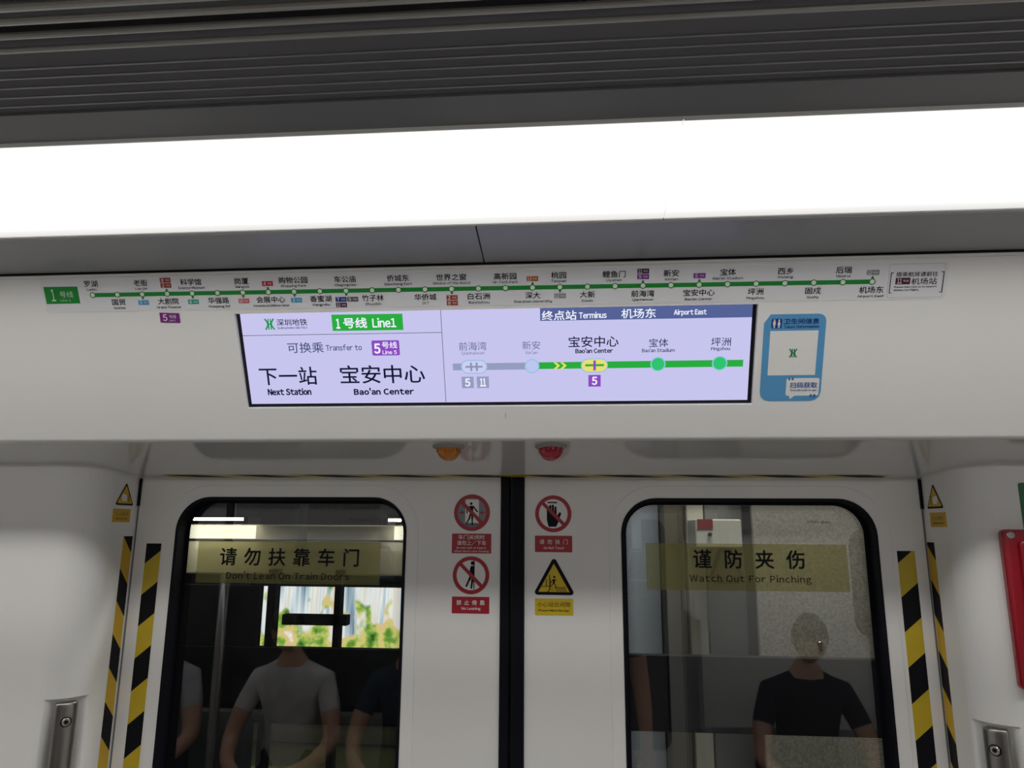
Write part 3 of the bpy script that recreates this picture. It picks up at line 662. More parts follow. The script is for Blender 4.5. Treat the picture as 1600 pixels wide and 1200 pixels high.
s4 = link('warning_sign', MB().plate(DM, rtri(73.2, 1722, 36.4, 1656.6, 110, 1656.6, 4.6), 0, .5), M_blk, label='black and yellow warning triangle with figure stepping over platform gap', cat='sign')
link('yellow_field', MB().plate(DM, rtri(73.0, 1709.6, 45.6, 1661.6, 100.2, 1661.6, .6), .4, .7), M_yel2, s4)
mb = MB()
for q in ((65.2, 1690, 66.0, 1683, 1.4), (66, 1683.4, 66, 1668, 2), (66, 1668.2, 64.6, 1663.5, 1.6), (64.8, 1664, 61, 1661.4, 1.4), (59.6, 1684, 59.6, 1671, 1.2), (52, 1671, 66, 1671, 1.0),
          (73.2, 1683, 72.6, 1676.4, 3.4), (72, 1682.4, 68.4, 1679.6, 1.3), (68.6, 1680, 68.4, 1676, 1.2), (74, 1681.6, 78, 1681.8, 1.3), (72.4, 1676.6, 67.6, 1671, 1.5), (73, 1676.6, 77.6, 1668.6, 1.5), (74, 1669.2, 93, 1669.2, .9)):
    mb.plate(DM, seg(*q), .65, .85)
mb.plate(DM, circ(73.6, 1686.8, 1.9, 14), .65, .85)
for k in range(6): mb.plate(DM, seg(75.6 + 3.2 * k, 1668.8, 78.4 + 3.2 * k, 1662, 1.1), .65, .85)
mb.ring(DM, circ(70.2, 1666.4, 2.6, 16), circ(70.2, 1666.4, 2.1, 16), .65, .8)
link('stepping_figure', mb, M_blk, s4)
plate_sign(72.9, 1636.5, 66.2, 27.8, M_yel2, 'yellow plate under the gap warning triangle reading Please Mind the Gap', [('小心站台间隙', 72.6, 1640.8, 57.2, 8.6, .0), ('Please Mind the Gap', 72.6, 1630.4, 53.1, 5.0, .02)], M_blk)

# window films
M_film = film('yellow_window_film', (.80, .78, .54), (.46, .44, .20), .30)
def window_film(cx, cy, w, h, rows, label):
    root = link('window_film', MB().plate(GM, rrect(cx, cy, w, h, 2, 3), .3, .5), M_film, label=label, cat='sticker')
    mb = MB()
    for t, x, y, tw, th, bd, sp in rows: text(mb, GM, t, x, y, tw, th, .7, bd, sp)
    link('lettering', mb, M_blk, root)
window_film(-418.9, 1704.8, 348.2, 75.7, [('请勿扶靠车门', -417, 1714.8, 264.6, 32.5, .022, 1.38), ("Don't Lean On Train Doors", -417.8, 1681.6, 232.6, 14.4, .004, 1.16)], "pale yellow window film reading Don't Lean On Train Doors")
window_film(408.4, 1705.3, 345.6, 79.8, [('谨防夹伤', 413.5, 1718.7, 191.2, 32.4, .022, 1.6), ('Watch Out For Pinching', 414, 1684.2, 207.4, 15.6, .004, 1.16)], 'pale yellow window film reading Watch Out For Pinching')
M_etch = mat('etched_print', (.10, .10, .10), .6)
for cx_, w_ in ((-284.8, 'no leaning'), (537.8, 'pinching')):
    mb = MB(); text(mb, GM, 'Safety glass', cx_, 1783.4, 40, 6, .5, .02)
    link('glass_mark', mb, M_etch, label='small dark safety glass print in the upper corner of the %s window' % w_, cat='marking')

# ================================================================ HAZARD TAPES
def tape(fr, s0, s1, ztop, zbot, slant, half, z_first, base, label, first_black=True):
    """stripes: boundaries leave the s0 edge at z_first - k*half and the s1 edge slant higher"""
    root = link('hazard_tape', MB().plate(fr, [(s0, zbot), (s1, zbot), (s1, ztop), (s0, ztop)], .0, .25), base, label=label, cat='tape')
    mb = MB()
    def clip(poly):
        for lim, sg in ((ztop, 1), (zbot, -1)):
            out = []
            for i in range(len(poly)):
                a, b = poly[i], poly[(i + 1) % len(poly)]
                ia, ib = sg * a[1] <= sg * lim, sg * b[1] <= sg * lim
                if ia: out.append(a)
                if ia != ib: t = (lim - a[1]) / (b[1] - a[1]); out.append((a[0] + (b[0] - a[0]) * t, lim))
            poly = out
            if len(poly) < 3: return None
        return poly
    k = 0
    while True:
        z1 = z_first + half - 2 * half * k; z0 = z1 - half
        if max(z1, z1 + slant) < zbot: break
        p = clip([(s0, z0), (s1, z0 + slant), (s1, z1 + slant), (s0, z1)])
        if p: mb.plate(fr, p, .2, .4)
        k += 1
    link('black_stripes', mb, M_blk, root)
tape(DM, -677.1, -648.5, 1738, 300, 24, 55, 1701.5, M_yel, 'black and yellow hazard tape on the left door leaf beside its window')
tape(DM, 652.2, 681, 1736.2, 300, 24, 55.5, 1716, M_yel, 'black and yellow hazard tape on the right door leaf beside its window')
for side, lab in ((-1, 'black and orange-yellow hazard tape on the left pillar return'), (1, 'black and orange-yellow hazard tape on the right pillar return')):
    f = mmf(PF(side))
    s0, s1 = (41, 14.5) if side < 0 else (5.8, 32.7)
    tape(f, s0, s1, 1751, 300, -30, 56, 1751, M_yel3, lab)
# soffit tape along the door head
def SOF(u, v, n=0.0): # u = x, v = distance from the door along the soffit
    return (u, -v, 1.8593 + .1255 * v - n)
SFm = mmf(SOF)
f2 = lambda s, z, n=0.0: SFm(z, s, n)
tape(f2, 2, 24, 640, -648, -60, 66, 600, M_yel, 'black and yellow hazard tape along the soffit edge above the doors')

# ================================================================ PILLAR STICKERS
for side in (-1, 1):
    f = mmf(PF(side)); nm = 'left' if side < 0 else 'right'
    near = 'left door leaf' if side < 0 else 'right door leaf and red box'
    g = f
    def curved(poly, n1, n0=0.0):
        """clip a polygon into strips so that it follows the rounded pillar"""
        mb = MB(); lo = min(p[0] for p in poly); hi = max(p[0] for p in poly); K = 8
        for k in range(K):
            a, b = lo + (hi - lo) * k / K, lo + (hi - lo) * (k + 1) / K; P = poly
            for lim, sg in ((b, 1), (a, -1)):
                out = []
                for i in range(len(P)):
                    p, q = P[i], P[(i + 1) % len(P)]; ip, iq = sg * p[0] <= sg * lim + 1e-9, sg * q[0] <= sg * lim + 1e-9
                    if ip: out.append(p)
                    if ip != iq: t = (lim - p[0]) / (q[0] - p[0]); out.append((lim, p[1] + (q[1] - p[1]) * t))
                P = out
                if len(P) < 3: break
            if len(P) >= 3: mb.add([f(u, v, n1) for u, v in P], [tuple(range(len(P)))])
        return mb
    tri = rtri(49, 1847, 22.5, 1806, 76, 1806, 2.5, 4); tri_in = rtri(49, 1841.5, 27, 1809.2, 71.5, 1809.2, 1.2, 3)
    w = link('warning_sign', curved(tri, .4), M_blk, label='small yellow hand warning triangle on the %s pillar' % nm, cat='sign')
    link('yellow_field', curved(tri_in, .7), M_yel3, w)
    sgn = 1
    mb = curved([(45, 1813), (57, 1813), (60, 1819), (59, 1826), (51, 1826), (45, 1823)], .95); link('hand_figure', mb, M_pw, w)
    mb = curved(seg(38, 1812, 40, 1829, 1.6), .95); link('door_edge_line', mb, M_blk, w)
    p = link('text_plate', curved([(29, 1776), (79, 1776), (79, 1799.5), (29, 1799.5)], .4), M_yel3, label='small orange-yellow caption plate below the hand triangle on the %s pillar' % nm, cat='sign')
    mb = MB(); text(mb, f, '小心夹手', 54, 1790.5, 36, 7, .7, .0, 1.15, flip=-1 if side < 0 else 1); text(mb, f, 'Mind your hand', 54, 1782, 32, 3.6, .7, .02, flip=-1 if side < 0 else 1)
    link('lettering', mb, mat('faded_brown_print', (.16, .09, .01), .5), p)

# grab handles in the scooped recesses
for side in (-1, 1):
    f = mmf(PF(side)); nm = 'left' if side < 0 else 'right'
    root = empty('pillar_grab_bar', PF(side)(.118, 1.0), 'brushed steel vertical grab bar recessed in the %s pillar' % nm, 'grab bar')
    mb = MB(); prof = []
    x0, y0, nx, ny = plan_at(.118)
    tx, ty = -ny, nx
    def bar_pt(a, z, sc=1.0):
        du_, dn = 16.6 * sc * math.cos(a) / 1000, (-3 + 9.5 * sc * math.sin(a)) / 1000
        if math.sin(a) < 0: dn = -.003 + .016 * math.sin(a) * sc
        # flatten the crown a little so that it reads as a faceted tube
        return (side * (x0 + tx * du_ + nx * dn), y0 + ty * du_ + ny * dn, z)
    K = 28; rows = [(1.0, 1.0), (1.4795, 1.0), (1.4830, .985), (1.4850, .94), (1.4856, .86)]
    vs_ = [bar_pt(2 * math.pi * k / K, z_, s_) for z_, s_ in rows for k in range(K)]
    fs = [(i * K + k, i * K + (k + 1) % K, (i + 1) * K + (k + 1) % K, (i + 1) * K + k) for i in range(len(rows) - 1) for k in range(K)] + [tuple((len(rows) - 1) * K + k for k in range(K))]
    mb.add(vs_, fs); link('bar', mb, M_steel, root, smooth=True)
    bf = lambda u, v, n=0.0: (side * (x0 + tx * u + nx * (n + .0052)), y0 + ty * u + ny * (n + .0052), 1.457 + v)
    mb = MB().lathe(bf, [(.0082, -.002), (.0082, .0012), (.0070, .0016)], 26); link('bolt_seat', mb, M_black, root)
    mb = MB().lathe(bf, [(.0066, .0005), (.0064, .0026), (.0056, .0034), (.0034, .0034), (.0030, .0018), (.0012, .0018)], 24); bt = link('bolt', mb, M_steel2, root, smooth=False)
    mb = MB().plate(bf, circ(0, 0, .0030, 6), .0016, .0022); link('hex_socket', mb, M_black, bt)

# red emergency box and green sign at the right liner
LF = lambda u, v, n=0.0: PF(1)(u, v, n); LM = mmf(LF)
bx_ = empty('emergency_box', LM(220, 1545), 'dark red emergency box with corner screws on right wall panel', 'box')
mb = MB().plate(LM, rrect(222, 1658.7, 137, 228, 8), 0, 14); link('frame', mb, M_box, bx_, bev=.003)
mb = MB().plate(LM, rrect(224, 1658.7, 104, 194, 5), 13, 19); link('cover', mb, M_box, bx_, bev=.0025)
mb = MB().plate(LM, rect(250, 1658.7, 22, 60), 19, 24); link('latch', mb, M_black, bx_, bev=.002)
for u_, v_ in ((163.6, 1764), (280, 1764), (163.6, 1553.5), (280, 1553.5)):
    sf = lambda u, v, n=0.0: LM(u_ + u * 1000, v_ + v * 1000, 14 + n * 1000)
    mb = MB().lathe(sf, [(.0052, 0), (.0050, .0012), (.0042, .0018), (.0022, .0018), (.0020, .0006)], 20); link('screw', mb, M_steel, bx_)
gs = link('green_sign', MB().plate(LM, rrect(241, 1806, 100, 74, 4), 0, 1.2), M_green, label='green safety sign sticker above the red emergency box', cat='sign')
mb = MB().plate(LM, circ(205, 1823, 2, 14), 1.1, 1.4); link('white_mark', mb, M_pw, gs)

# ================================================================ ALARM LAMPS UNDER THE SOFFIT
M_ringm = mat('satin_ring_metal', (.42, .42, .42), .42, metal=.7)
def alarm(x, color, label):
    y = -.236; z0 = 1.8593 + .1255 * .236
    fr_ = lambda u, v, n=0.0: (x + u, y + v, z0 + (-.1255 * v) - n)
    root = empty('alarm_lamp', (x, y, z0), label, 'lamp', 'door alarm lamps')
    mb = MB().lathe(fr_, [(.0240, 0), (.0240, .0012), (.0225, .0026), (.0195, .0032), (.0185, .0046)], 36); link('chrome_ring', mb, M_ringm, root)
    mt = mat('lens_' + label.split()[0], color, .12, coat=.5, var=.1, scale=300)
    prof = [(.0178 * math.cos(a) + .0001, .0045 + .0172 * math.sin(a)) for a in [math.radians(8.9 * k) for k in range(11)]]
    mb = MB().lathe(fr_, prof, 36); ln = link('lens', mb, mt, root, smooth=True)
    mb = MB()
    for k in range(18):
        a = 2 * math.pi * k / 18; mb.plate(lambda u, v, n=0.0: fr_(math.cos(a) * (.0150 + .0030 - n) - math.sin(a) * u, math.sin(a) * (.0150 + .0030 - n) + math.cos(a) * u, v), rect(0, .0075, .0012, .005), 0, -.0004)
    link('lens_ribs', mb, mat('lens_rib_' + label.split()[0], tuple(c * .5 for c in color), .2), ln)
alarm(-.077, (.55, .17, .008), 'amber domed alarm lamp under the door soffit')
alarm(.0755, (.42, .008, .03), 'red domed alarm lamp under the door soffit')

# ================================================================ OPPOSITE BENCHES, RAIL, STRAPS, POLE
M_seat = mat('bench_steel', (.36, .38, .39), .3, metal=.8, var=.05)
M_opwin = mat('dark_opposite_window', (.02, .022, .025), .1)
for k, (x0, x1, lab) in enumerate(((-3.3, -.36, 'long steel bench opposite, left of the far door'), (.70, 3.3, 'long steel bench opposite, right of the far door'))):
    b = empty('bench_seat', ((x0 + x1) / 2, -2.45, 0), lab, 'bench', 'benches opposite')
    link('seat_pan', MB().prism_x([(-2.65, .42), (-2.22, .44), (-2.20, .40), (-2.65, .38)], x0, x1), M_seat, b, bev=.008)
    link('backrest', MB().prism_x([(-2.655, .42), (-2.62, .42), (-2.642, .78), (-2.655, .78)], x0, x1), M_seat, b, bev=.004)
    link('end_screen', MB().box(x0 - .01 if k else x1 - .01, x0 + .01 if k else x1 + .01, -2.655, -2.25, .3, 1.35), M_strip, b, bev=.004)
    for xx in (x0 + .3, (x0 + x1) / 2, x1 - .3): link('leg', MB().box(xx - .03, xx + .03, -2.6, -2.4, 0, .40), M_steel, b)
    w = empty('window_%d' % (k + 1), (-1.75 if k == 0 else 2.32, -2.655, .80 if k == 0 else 1.22), 'dark side window behind the passengers on the ' + ('left' if k == 0 else 'right') + ' bench', 'window', kind='structure')
    wf = lambda u, v, n=0.0: (u, -2.658 + n, v); wx, wz, ww, wh = (-1.75, 1.22, 1.95, .84) if k == 0 else (2.32, 1.50, 1.5, .56)
    link('frame', MB().ring(wf, rrect(wx, wz, ww, wh, .09), rrect(wx, wz, ww - .06, wh - .06, .07), 0, .010), M_black, w)
    link('pane', MB().plate(wf, rrect(wx, wz, ww - .04, wh - .04, .08), 0, .004), M_opwin, w)
rail = empty('grab_rail', (0, -1.56, 1.95), 'overhead steel grab rail running along the aisle behind the door area', 'rail')
link('tube', MB().tube([(-2.4, -1.56, 1.95), (2.4, -1.56, 1.95)], .016, 14), M_steel, rail, smooth=True)
for xx in (-2.2, 0.0, 2.2): link('bracket', MB().tube([(xx, -1.56, 1.95), (xx, -1.56, 2.172)], .012, 12), M_steel, rail, smooth=True)
M_strap = mat('strap_webbing', (.55, .56, .58), .6); M_ring = mat('strap_ring_grey', (.10, .12, .12), .4)
for i, xx in enumerate((-1.00, -.66, -.32, .02, .36, .70)):
    s = empty('hand_strap', (xx, -1.56, 1.56), 'grey hand strap with triangular ring, %s along the rail from the stanchion pole' % ('first', 'second', 'third', 'fourth', 'fifth', 'sixth')[i], 'strap', 'hand straps on the overhead rail')
    link('band', MB().box(xx - .019, xx + .019, -1.5625, -1.5575, 1.68, 1.935), M_strap, s); link('clamp', MB().tube([(xx - .02, -1.56, 1.95), (xx + .02, -1.56, 1.95)], .021, 14), M_ring, s)
    c = [(xx - .022, 1.69), (xx + .022, 1.69), (xx + .058, 1.585), (xx + .045, 1.57), (xx - .045, 1.57), (xx - .058, 1.585), (xx - .022, 1.69)]
    link('ring', MB().tube([(a, -1.56, b_) for a, b_ in c], .0075, 8), M_ring, s, smooth=True)
pole = empty('stanchion_pole', (-1.23, -1.39, 0), 'vertical steel stanchion pole standing in the aisle', 'pole')
link('tube', MB().tube([(-1.23, -1.39, 0), (-1.23, -1.39, 2.172)], .018, 16), M_steel, pole, smooth=True)
link('foot_flange', MB().tube([(-1.23, -1.39, 0), (-1.23, -1.39, .02)], .045, 20), M_steel, pole)

# ================================================================ PASSENGERS (seen as reflections in the door glass)
def skin_body(pose):
    """one continuous skinned figure facing +Y, pelvis above the origin; returns verts, faces, material index"""
    V = []; E = []; Rr = []; TAG = []
    def v(p, r): V.append(p); Rr.append(r if isinstance(r, tuple) else (r, r)); return len(V) - 1
    def e(a, b, t): E.append((a, b)); TAG.append(t); return b
    sit = pose != 'stand'
    hz = .56 if sit else .93
    pel = v((0, 0, hz), (.155, .115))
    def chain(start, pts, t):
        c = start
        for p, r in pts: c = e(c, v(p, r), t)
        return c
    lean = .06 if sit else .0
    wst = chain(pel, [((0, lean * .3, hz + .17), (.145, .105)), ((0, lean * .7, hz + .36), (.165, .115)), ((0, lean, hz + .47), (.125, .095))], 'top')
    nk = chain(wst, [((0, lean + .01, hz + .55), (.058, .058)), ((0, lean + .03, hz + .63), (.055, .058))], 'skin')
    chest = wst
    for s in (-1, 1):
        sh = chain(chest, [((s * .17, lean - .01, hz + .455), (.062, .062))], 'top')
        if pose == 'raise' and s < 0:
            pts = [((s * .30, lean + .14, hz + .36), (.05, .05), 'top'), ((s * .36, lean + .24, hz + .30), (.043, .043), 'skin'), ((s * .26, lean + .36, hz + .46), (.036, .036), 'skin'), ((s * .18, lean + .40, hz + .60), (.028, .024), 'skin')]
        elif sit:
            pts = [((s * .225, lean + .05, hz + .32), (.052, .052), 'top'), ((s * .255, lean + .09, hz + .20), (.043, .043), 'skin'), ((s * .21, lean + .22, hz + .14), (.037, .037), 'skin'), ((s * .12, lean + .34, hz + .12), (.028, .024), 'skin')]
        else:
            pts = [((s * .215, lean - .01, hz + .28), (.05, .05), 'top'), ((s * .235, lean - .01, hz + .16), (.042, .042), 'skin'), ((s * .245, lean + .04, hz + .02), (.036, .036), 'skin'), ((s * .245, lean + .07, hz - .09), (.027, .022), 'skin')]
        c = sh; prev = None
        for p, r, t in pts: prev = Vector(V[c]); c = e(c, v(p, r), t)
        w_ = Vector(V[c]); d = (w_ - prev).normalized()
        side = d.cross(Vector((0, 0, 1)) if abs(d.z) < .8 else Vector((0, 1, 0))).normalized(); dn = side.cross(d)
        if dn.z > 0: dn = -dn
        palm = e(c, v(tuple(w_ + d * .05), (.034, .018)), 'skin')
        for k, (off, L) in enumerate(((-.027, .066), (-.009, .078), (.009, .073), (.027, .056))):
            b0 = e(palm, v(tuple(w_ + d * .085 + side * off), .0095), 'skin')
            b1 = e(b0, v(tuple(w_ + d * (.085 + L * .5) + side * off * 1.1 + dn * .012), .0088), 'skin')
            e(b1, v(tuple(w_ + d * (.085 + L * .85) + side * off * 1.1 + dn * .034), .0078), 'skin')
        ts = -1 if s > 0 else 1
        t0 = e(c, v(tuple(w_ + d * .03 + side * ts * .036), .0125), 'skin'); t1 = e(t0, v(tuple(w_ + d * .058 + side * ts * .055 + dn * .006), .0105), 'skin'); e(t1, v(tuple(w_ + d * .083 + side * ts * .056 + dn * .016), .009), 'skin')
        if sit:
            chain(pel, [((s * .10, .04, hz - .015), (.092, .088)), ((s * .13, .24, hz - .02), (.08, .078)), ((s * .14, .44, hz - .025), (.062, .062)), ((s * .14, .455, hz - .16), (.056, .06)), ((s * .14, .44, hz - .40), (.038, .04))], 'leg')
            an = len(V) - 1
            chain(an, [((s * .145, .45, .05), (.036, .036)), ((s * .15, .54, .035), (.036, .028)), ((s * .155, .60, .03), (.03, .022))], 'shoe')
        else:
            chain(pel, [((s * .10, .0, hz - .08), (.088, .088)), ((s * .11, .01, hz - .42), (.062, .064)), ((s * .115, -.01, hz - .58), (.054, .058)), ((s * .12, -.02, .10), (.038, .04))], 'leg')
            an = len(V) - 1
            chain(an, [((s * .125, -.01, .045), (.036, .034)), ((s * .13, .08, .035), (.036, .028)), ((s * .135, .14, .03), (.03, .022))], 'shoe')
    me = bpy.data.meshes.new('skeleton'); me.from_pydata(V, E, [])
    o = bpy.data.objects.new('skeleton', me); COL.objects.link(o)
    o.modifiers.new('s', 'SKIN'); sb = o.modifiers.new('u', 'SUBSURF'); sb.levels = 1; sb.render_levels = 1
    for i, sv in enumerate(me.skin_vertices[0].data): sv.radius = Rr[i]; sv.use_root = (i == 0)
    dg = bpy.context.evaluated_depsgraph_get(); em = o.evaluated_get(dg).to_mesh()
    vs = [tuple(q.co) for q in em.vertices]; fs = [tuple(p.vertices) for p in em.polygons]; cs = [p.center.copy() for p in em.polygons]
    o.evaluated_get(dg).to_mesh_clear(); bpy.data.objects.remove(o); bpy.data.meshes.remove(me)
    idx = {'top': 0, 'skin': 1, 'leg': 2, 'shoe': 3}; mi = []
    for c in cs:
        best = 9; bt = 'top'
        for (a, b), t in zip(E, TAG):
            A_, B_ = Vector(V[a]), Vector(V[b]); ab = B_ - A_; k = max(0, min(1, (c - A_).dot(ab) / ab.length_squared))
            dd = (A_ + ab * k - c).length
            if dd < best: best = dd; bt = t
        mi.append(idx[bt])
    # head, ears, nose and eyes joined to the neck
    bow = math.radians(34 if sit else 6); nkp = Vector((0, lean + .03, hz + .63))
    hc = Vector((0, lean + .045, hz + .735)); RG, SGm = 14, 20; k0 = len(vs)
    def head(th, ph):
        x, y, z_ = math.sin(th) * math.sin(ph), math.sin(th) * math.cos(ph), math.cos(th)
        sx, sy, sz = .074, .094, .118
        taper = 1 - .30 * max(0, -z_) ** 1.5
        q = Vector((x * sx * taper, y * sy * (1 - .12 * max(0, -z_)), z_ * sz))
        front = max(0, y)
        q.y += .020 * math.exp(-((x / .16) ** 2 + ((z_ + .18) / .22) ** 2)) * front          # nose
        q.y -= .008 * (math.exp(-(((abs(x) - .34) / .16) ** 2 + ((z_ - .08) / .12) ** 2))) * front  # eye sockets
        q.y += .006 * math.exp(-((x / .3) ** 2 + ((z_ + .52) / .08) ** 2)) * front             # lips
        q.y += .008 * math.exp(-((x / .3) ** 2 + ((z_ + .86) / .14) ** 2)) * front             # chin
        return tuple(hc + q)
    for i in range(RG + 1):
        for j in range(SGm): vs.append(head(math.pi * (i + .02) / (RG + .04), 2 * math.pi * j / SGm))
    for i in range(RG):
        for j in range(SGm): fs.append((k0 + i * SGm + j, k0 + i * SGm + (j + 1) % SGm, k0 + (i + 1) * SGm + (j + 1) % SGm, k0 + (i + 1) * SGm + j)); mi.append(1)
    def ball(c, r, m_):
        k = len(vs)
        for i in range(7):
            for j in range(8):
                t = math.pi * (i + .05) / 6.1; p = 2 * math.pi * j / 8
                vs.append(tuple(c + Vector((math.sin(t) * math.cos(p) * r[0], math.sin(t) * math.sin(p) * r[1], math.cos(t) * r[2]))))
        for i in range(6):
            for j in range(8): fs.append((k + i * 8 + j, k + i * 8 + (j + 1) % 8, k + (i + 1) * 8 + (j + 1) % 8, k + (i + 1) * 8 + j)); mi.append(m_)
    for s in (-1, 1):
        ball(hc + Vector((s * .075, -.005, -.005)), (.010, .020, .030), 1)
        ball(hc + Vector((s * .027, .082, .010)), (.011, .007, .006), 3)
    # bow the head about the top of the neck
    def nod(p):
        q = Vector(p) - nkp; c_, s_ = math.cos(bow), math.sin(bow)
        return tuple(nkp + Vector((q.x, q.y * c_ + q.z * s_, -q.y * s_ + q.z * c_)))
    for i in range(k0, len(vs)): vs[i] = nod(vs[i])
    # hair cap
    hv = []; hf = []
    for i in range(9):
        for j in range(SGm):
            ph = 2 * math.pi * j / SGm; lim = math.radians(62 if math.cos(ph) > .45 else (96 if math.cos(ph) > -.2 else 118))
            p = Vector(head(lim * (i + .02) / 8.02, ph)) - hc
            if math.cos(ph) > .3: p.y = min(p.y, .092)
            hv.append(nod(hc + p * (1.10 if i < 8 else 1.02)))
    for i in range(8):
        for j in range(SGm): hf.append((i * SGm + j, i * SGm + (j + 1) % SGm, (i + 1) * SGm + (j + 1) % SGm, (i + 1) * SGm + j))
    return vs, fs, mi, hv, hf
BODY = {}
M_skin = mat('skin', (.48, .27, .18), .5); M_hair = mat('black_hair', (.015, .013, .012), .5, var=.3, scale=60); M_shoe = mat('dark_shoes', (.02, .02, .022), .5)
def cloth(n, c): return mat('cloth_' + n, c, .9, spec=.1, var=.10, scale=14, bump=.3, bscale=60)
def person(pose, x, y, top, leg, label):
    if pose not in BODY:
        vs, fs, mi, hv, hf = skin_body(pose)
        a = bpy.data.meshes.new('body_' + pose); a.from_pydata(vs, [], fs)
        for q in (None,) * 4: a.materials.append(None)
        a.polygons.foreach_set('material_index', mi); a.polygons.foreach_set('use_smooth', [True] * len(fs))
        h = bpy.data.meshes.new('hair_' + pose); h.from_pydata(hv, [], hf); h.materials.append(M_hair); h.polygons.foreach_set('use_smooth', [True] * len(hf))
        BODY[pose] = (a, h)
    a, h = BODY[pose]
    o = bpy.data.objects.new('person', a); COL.objects.link(o); o.location = (x, y, 0)
    for i, q in enumerate((top, M_skin, leg, M_shoe)): o.material_slots[i].link = 'OBJECT'; o.material_slots[i].material = q
    hr = bpy.data.objects.new('hair', h); COL.objects.link(hr); hr.parent = o
    return tag(o, label, 'person', 'passengers behind the camera')
person('sit', 1.21, -2.42, cloth('navy', (.012, .014, .026)), cloth('black', (.015, .015, .018)), 'seated passenger in black T-shirt, hands in lap, reflected in door glass')
person('sit', -1.31, -2.42, cloth('white', (.52, .51, .50)), cloth('dark', (.02, .022, .03)), 'seated passenger in white T-shirt and dark trousers, reflected in door glass')
person('raise', -2.02, -2.42, cloth('pale_grey', (.42, .43, .46)), cloth('denim', (.03, .04, .08)), 'seated passenger in pale grey shirt with one forearm raised')
person('sit', -.70, -2.42, cloth('dark_blue', (.02, .035, .06)), cloth('black', (.015, .015, .018)), 'seated passenger in dark blue shirt at the bench end by the far door')
person('sit', 1.80, -2.42, cloth('slate', (.16, .17, .20)), cloth('dark', (.02, .022, .03)), 'seated passenger in slate grey shirt beside the one in black')
person('stand', .17, -2.05, cloth('charcoal', (.02, .02, .024)), cloth('black', (.015, .015, .018)), 'added standing figure in charcoal by the far door, in place of camera holder')  # added figure makes the dark reflection that belongs to whoever holds the camera

# ================================================================ OUTSIDE: PLATFORM SEEN THROUGH THE GLASS
M_pf = mat('dark_platform_metal', (.012, .012, .015), .5, spec=.2)
M_cream = mat('cream_fascia', (.66, .62, .48), .5)
tag(link('platform_floor', MB().box(-8, 4, .25, 6.2, -.10, 0), mat('polished_platform_floor', (.12, .12, .12), .12, var=.2, scale=120)), 'polished dark platform floor outside the train', 'floor', kind='structure')
tag(link('platform_wall', MB().box(-8, .2, 5.0, 5.2, 0, 3.0), mat('platform_wall_dark', (.05, .05, .055), .5)), 'dark far wall of the platform behind the advert', 'wall', kind='structure')
tag(link('platform_ceiling', MB().box(-8, 4, .25, 6.2, 3.0, 3.1), M_pf), 'dark platform ceiling outside the train', 'ceiling', kind='structure')
tag(link('tunnel_edge', MB().box(-8, 4, .12, .25, -.8, -.02), M_pf), 'dark platform edge below the door sill', 'platform edge', kind='structure')
psd = empty('platform_screen', (-.3, .55, 0), 'dark platform screen wall with posts and cross rails outside the door', 'screen wall')
link('rail_panel', MB().box(-2.2, 2.4, .55, .58, 1.300, 1.470), M_pf, psd)
for xx, w_, y_ in ((-.672, .022, .57), (-.497, .016, .57), (-1.7, .03, .57), (.95, .03, .60)): link('post', MB().box(xx - w_ / 2, xx + w_ / 2, y_, y_ + .03, 0, 1.66), M_pf, psd)
link('cross_rail', MB().box(-.64, -.47, .57, .60, 1.523, 1.548), M_pf, psd)
link('side_panel', MB().box(-2.2, -.70, .56, .585, 1.0, 1.62), M_pf, psd)
link('header_box', MB().box(-2.2, -.16, .60, .76, 1.645, 1.775), M_cream, psd, bev=.004)
link('header_seam', MB().box(-2.2, -.16, .5985, .602, 1.732, 1.736), M_pf, psd)
M_tube = emit('tube_lamp', (1, .96, .80), 30.0)
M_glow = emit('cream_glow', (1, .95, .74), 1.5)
for x0, x1, lab in ((-1.30, -.74, 'longer fluorescent tube lamp on top of the platform screen header'), (-.36, -.20, 'short fluorescent tube lamp above the platform screen')):
    t = empty('tube_lamp', ((x0 + x1) / 2, .58, 1.74), lab, 'lamp', 'platform tube lamps')
    link('tube', MB().tube([(x0, .53, 1.788), (x1, .53, 1.788)], .0035, 10), M_tube, t)
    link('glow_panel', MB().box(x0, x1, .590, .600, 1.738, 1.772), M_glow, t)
    link('cap', MB().box(x0 - .012, x0, .52, .60, 1.776, 1.793), M_pf, t); link('cap', MB().box(x1, x1 + .012, .52, .60, 1.776, 1.793), M_pf, t)
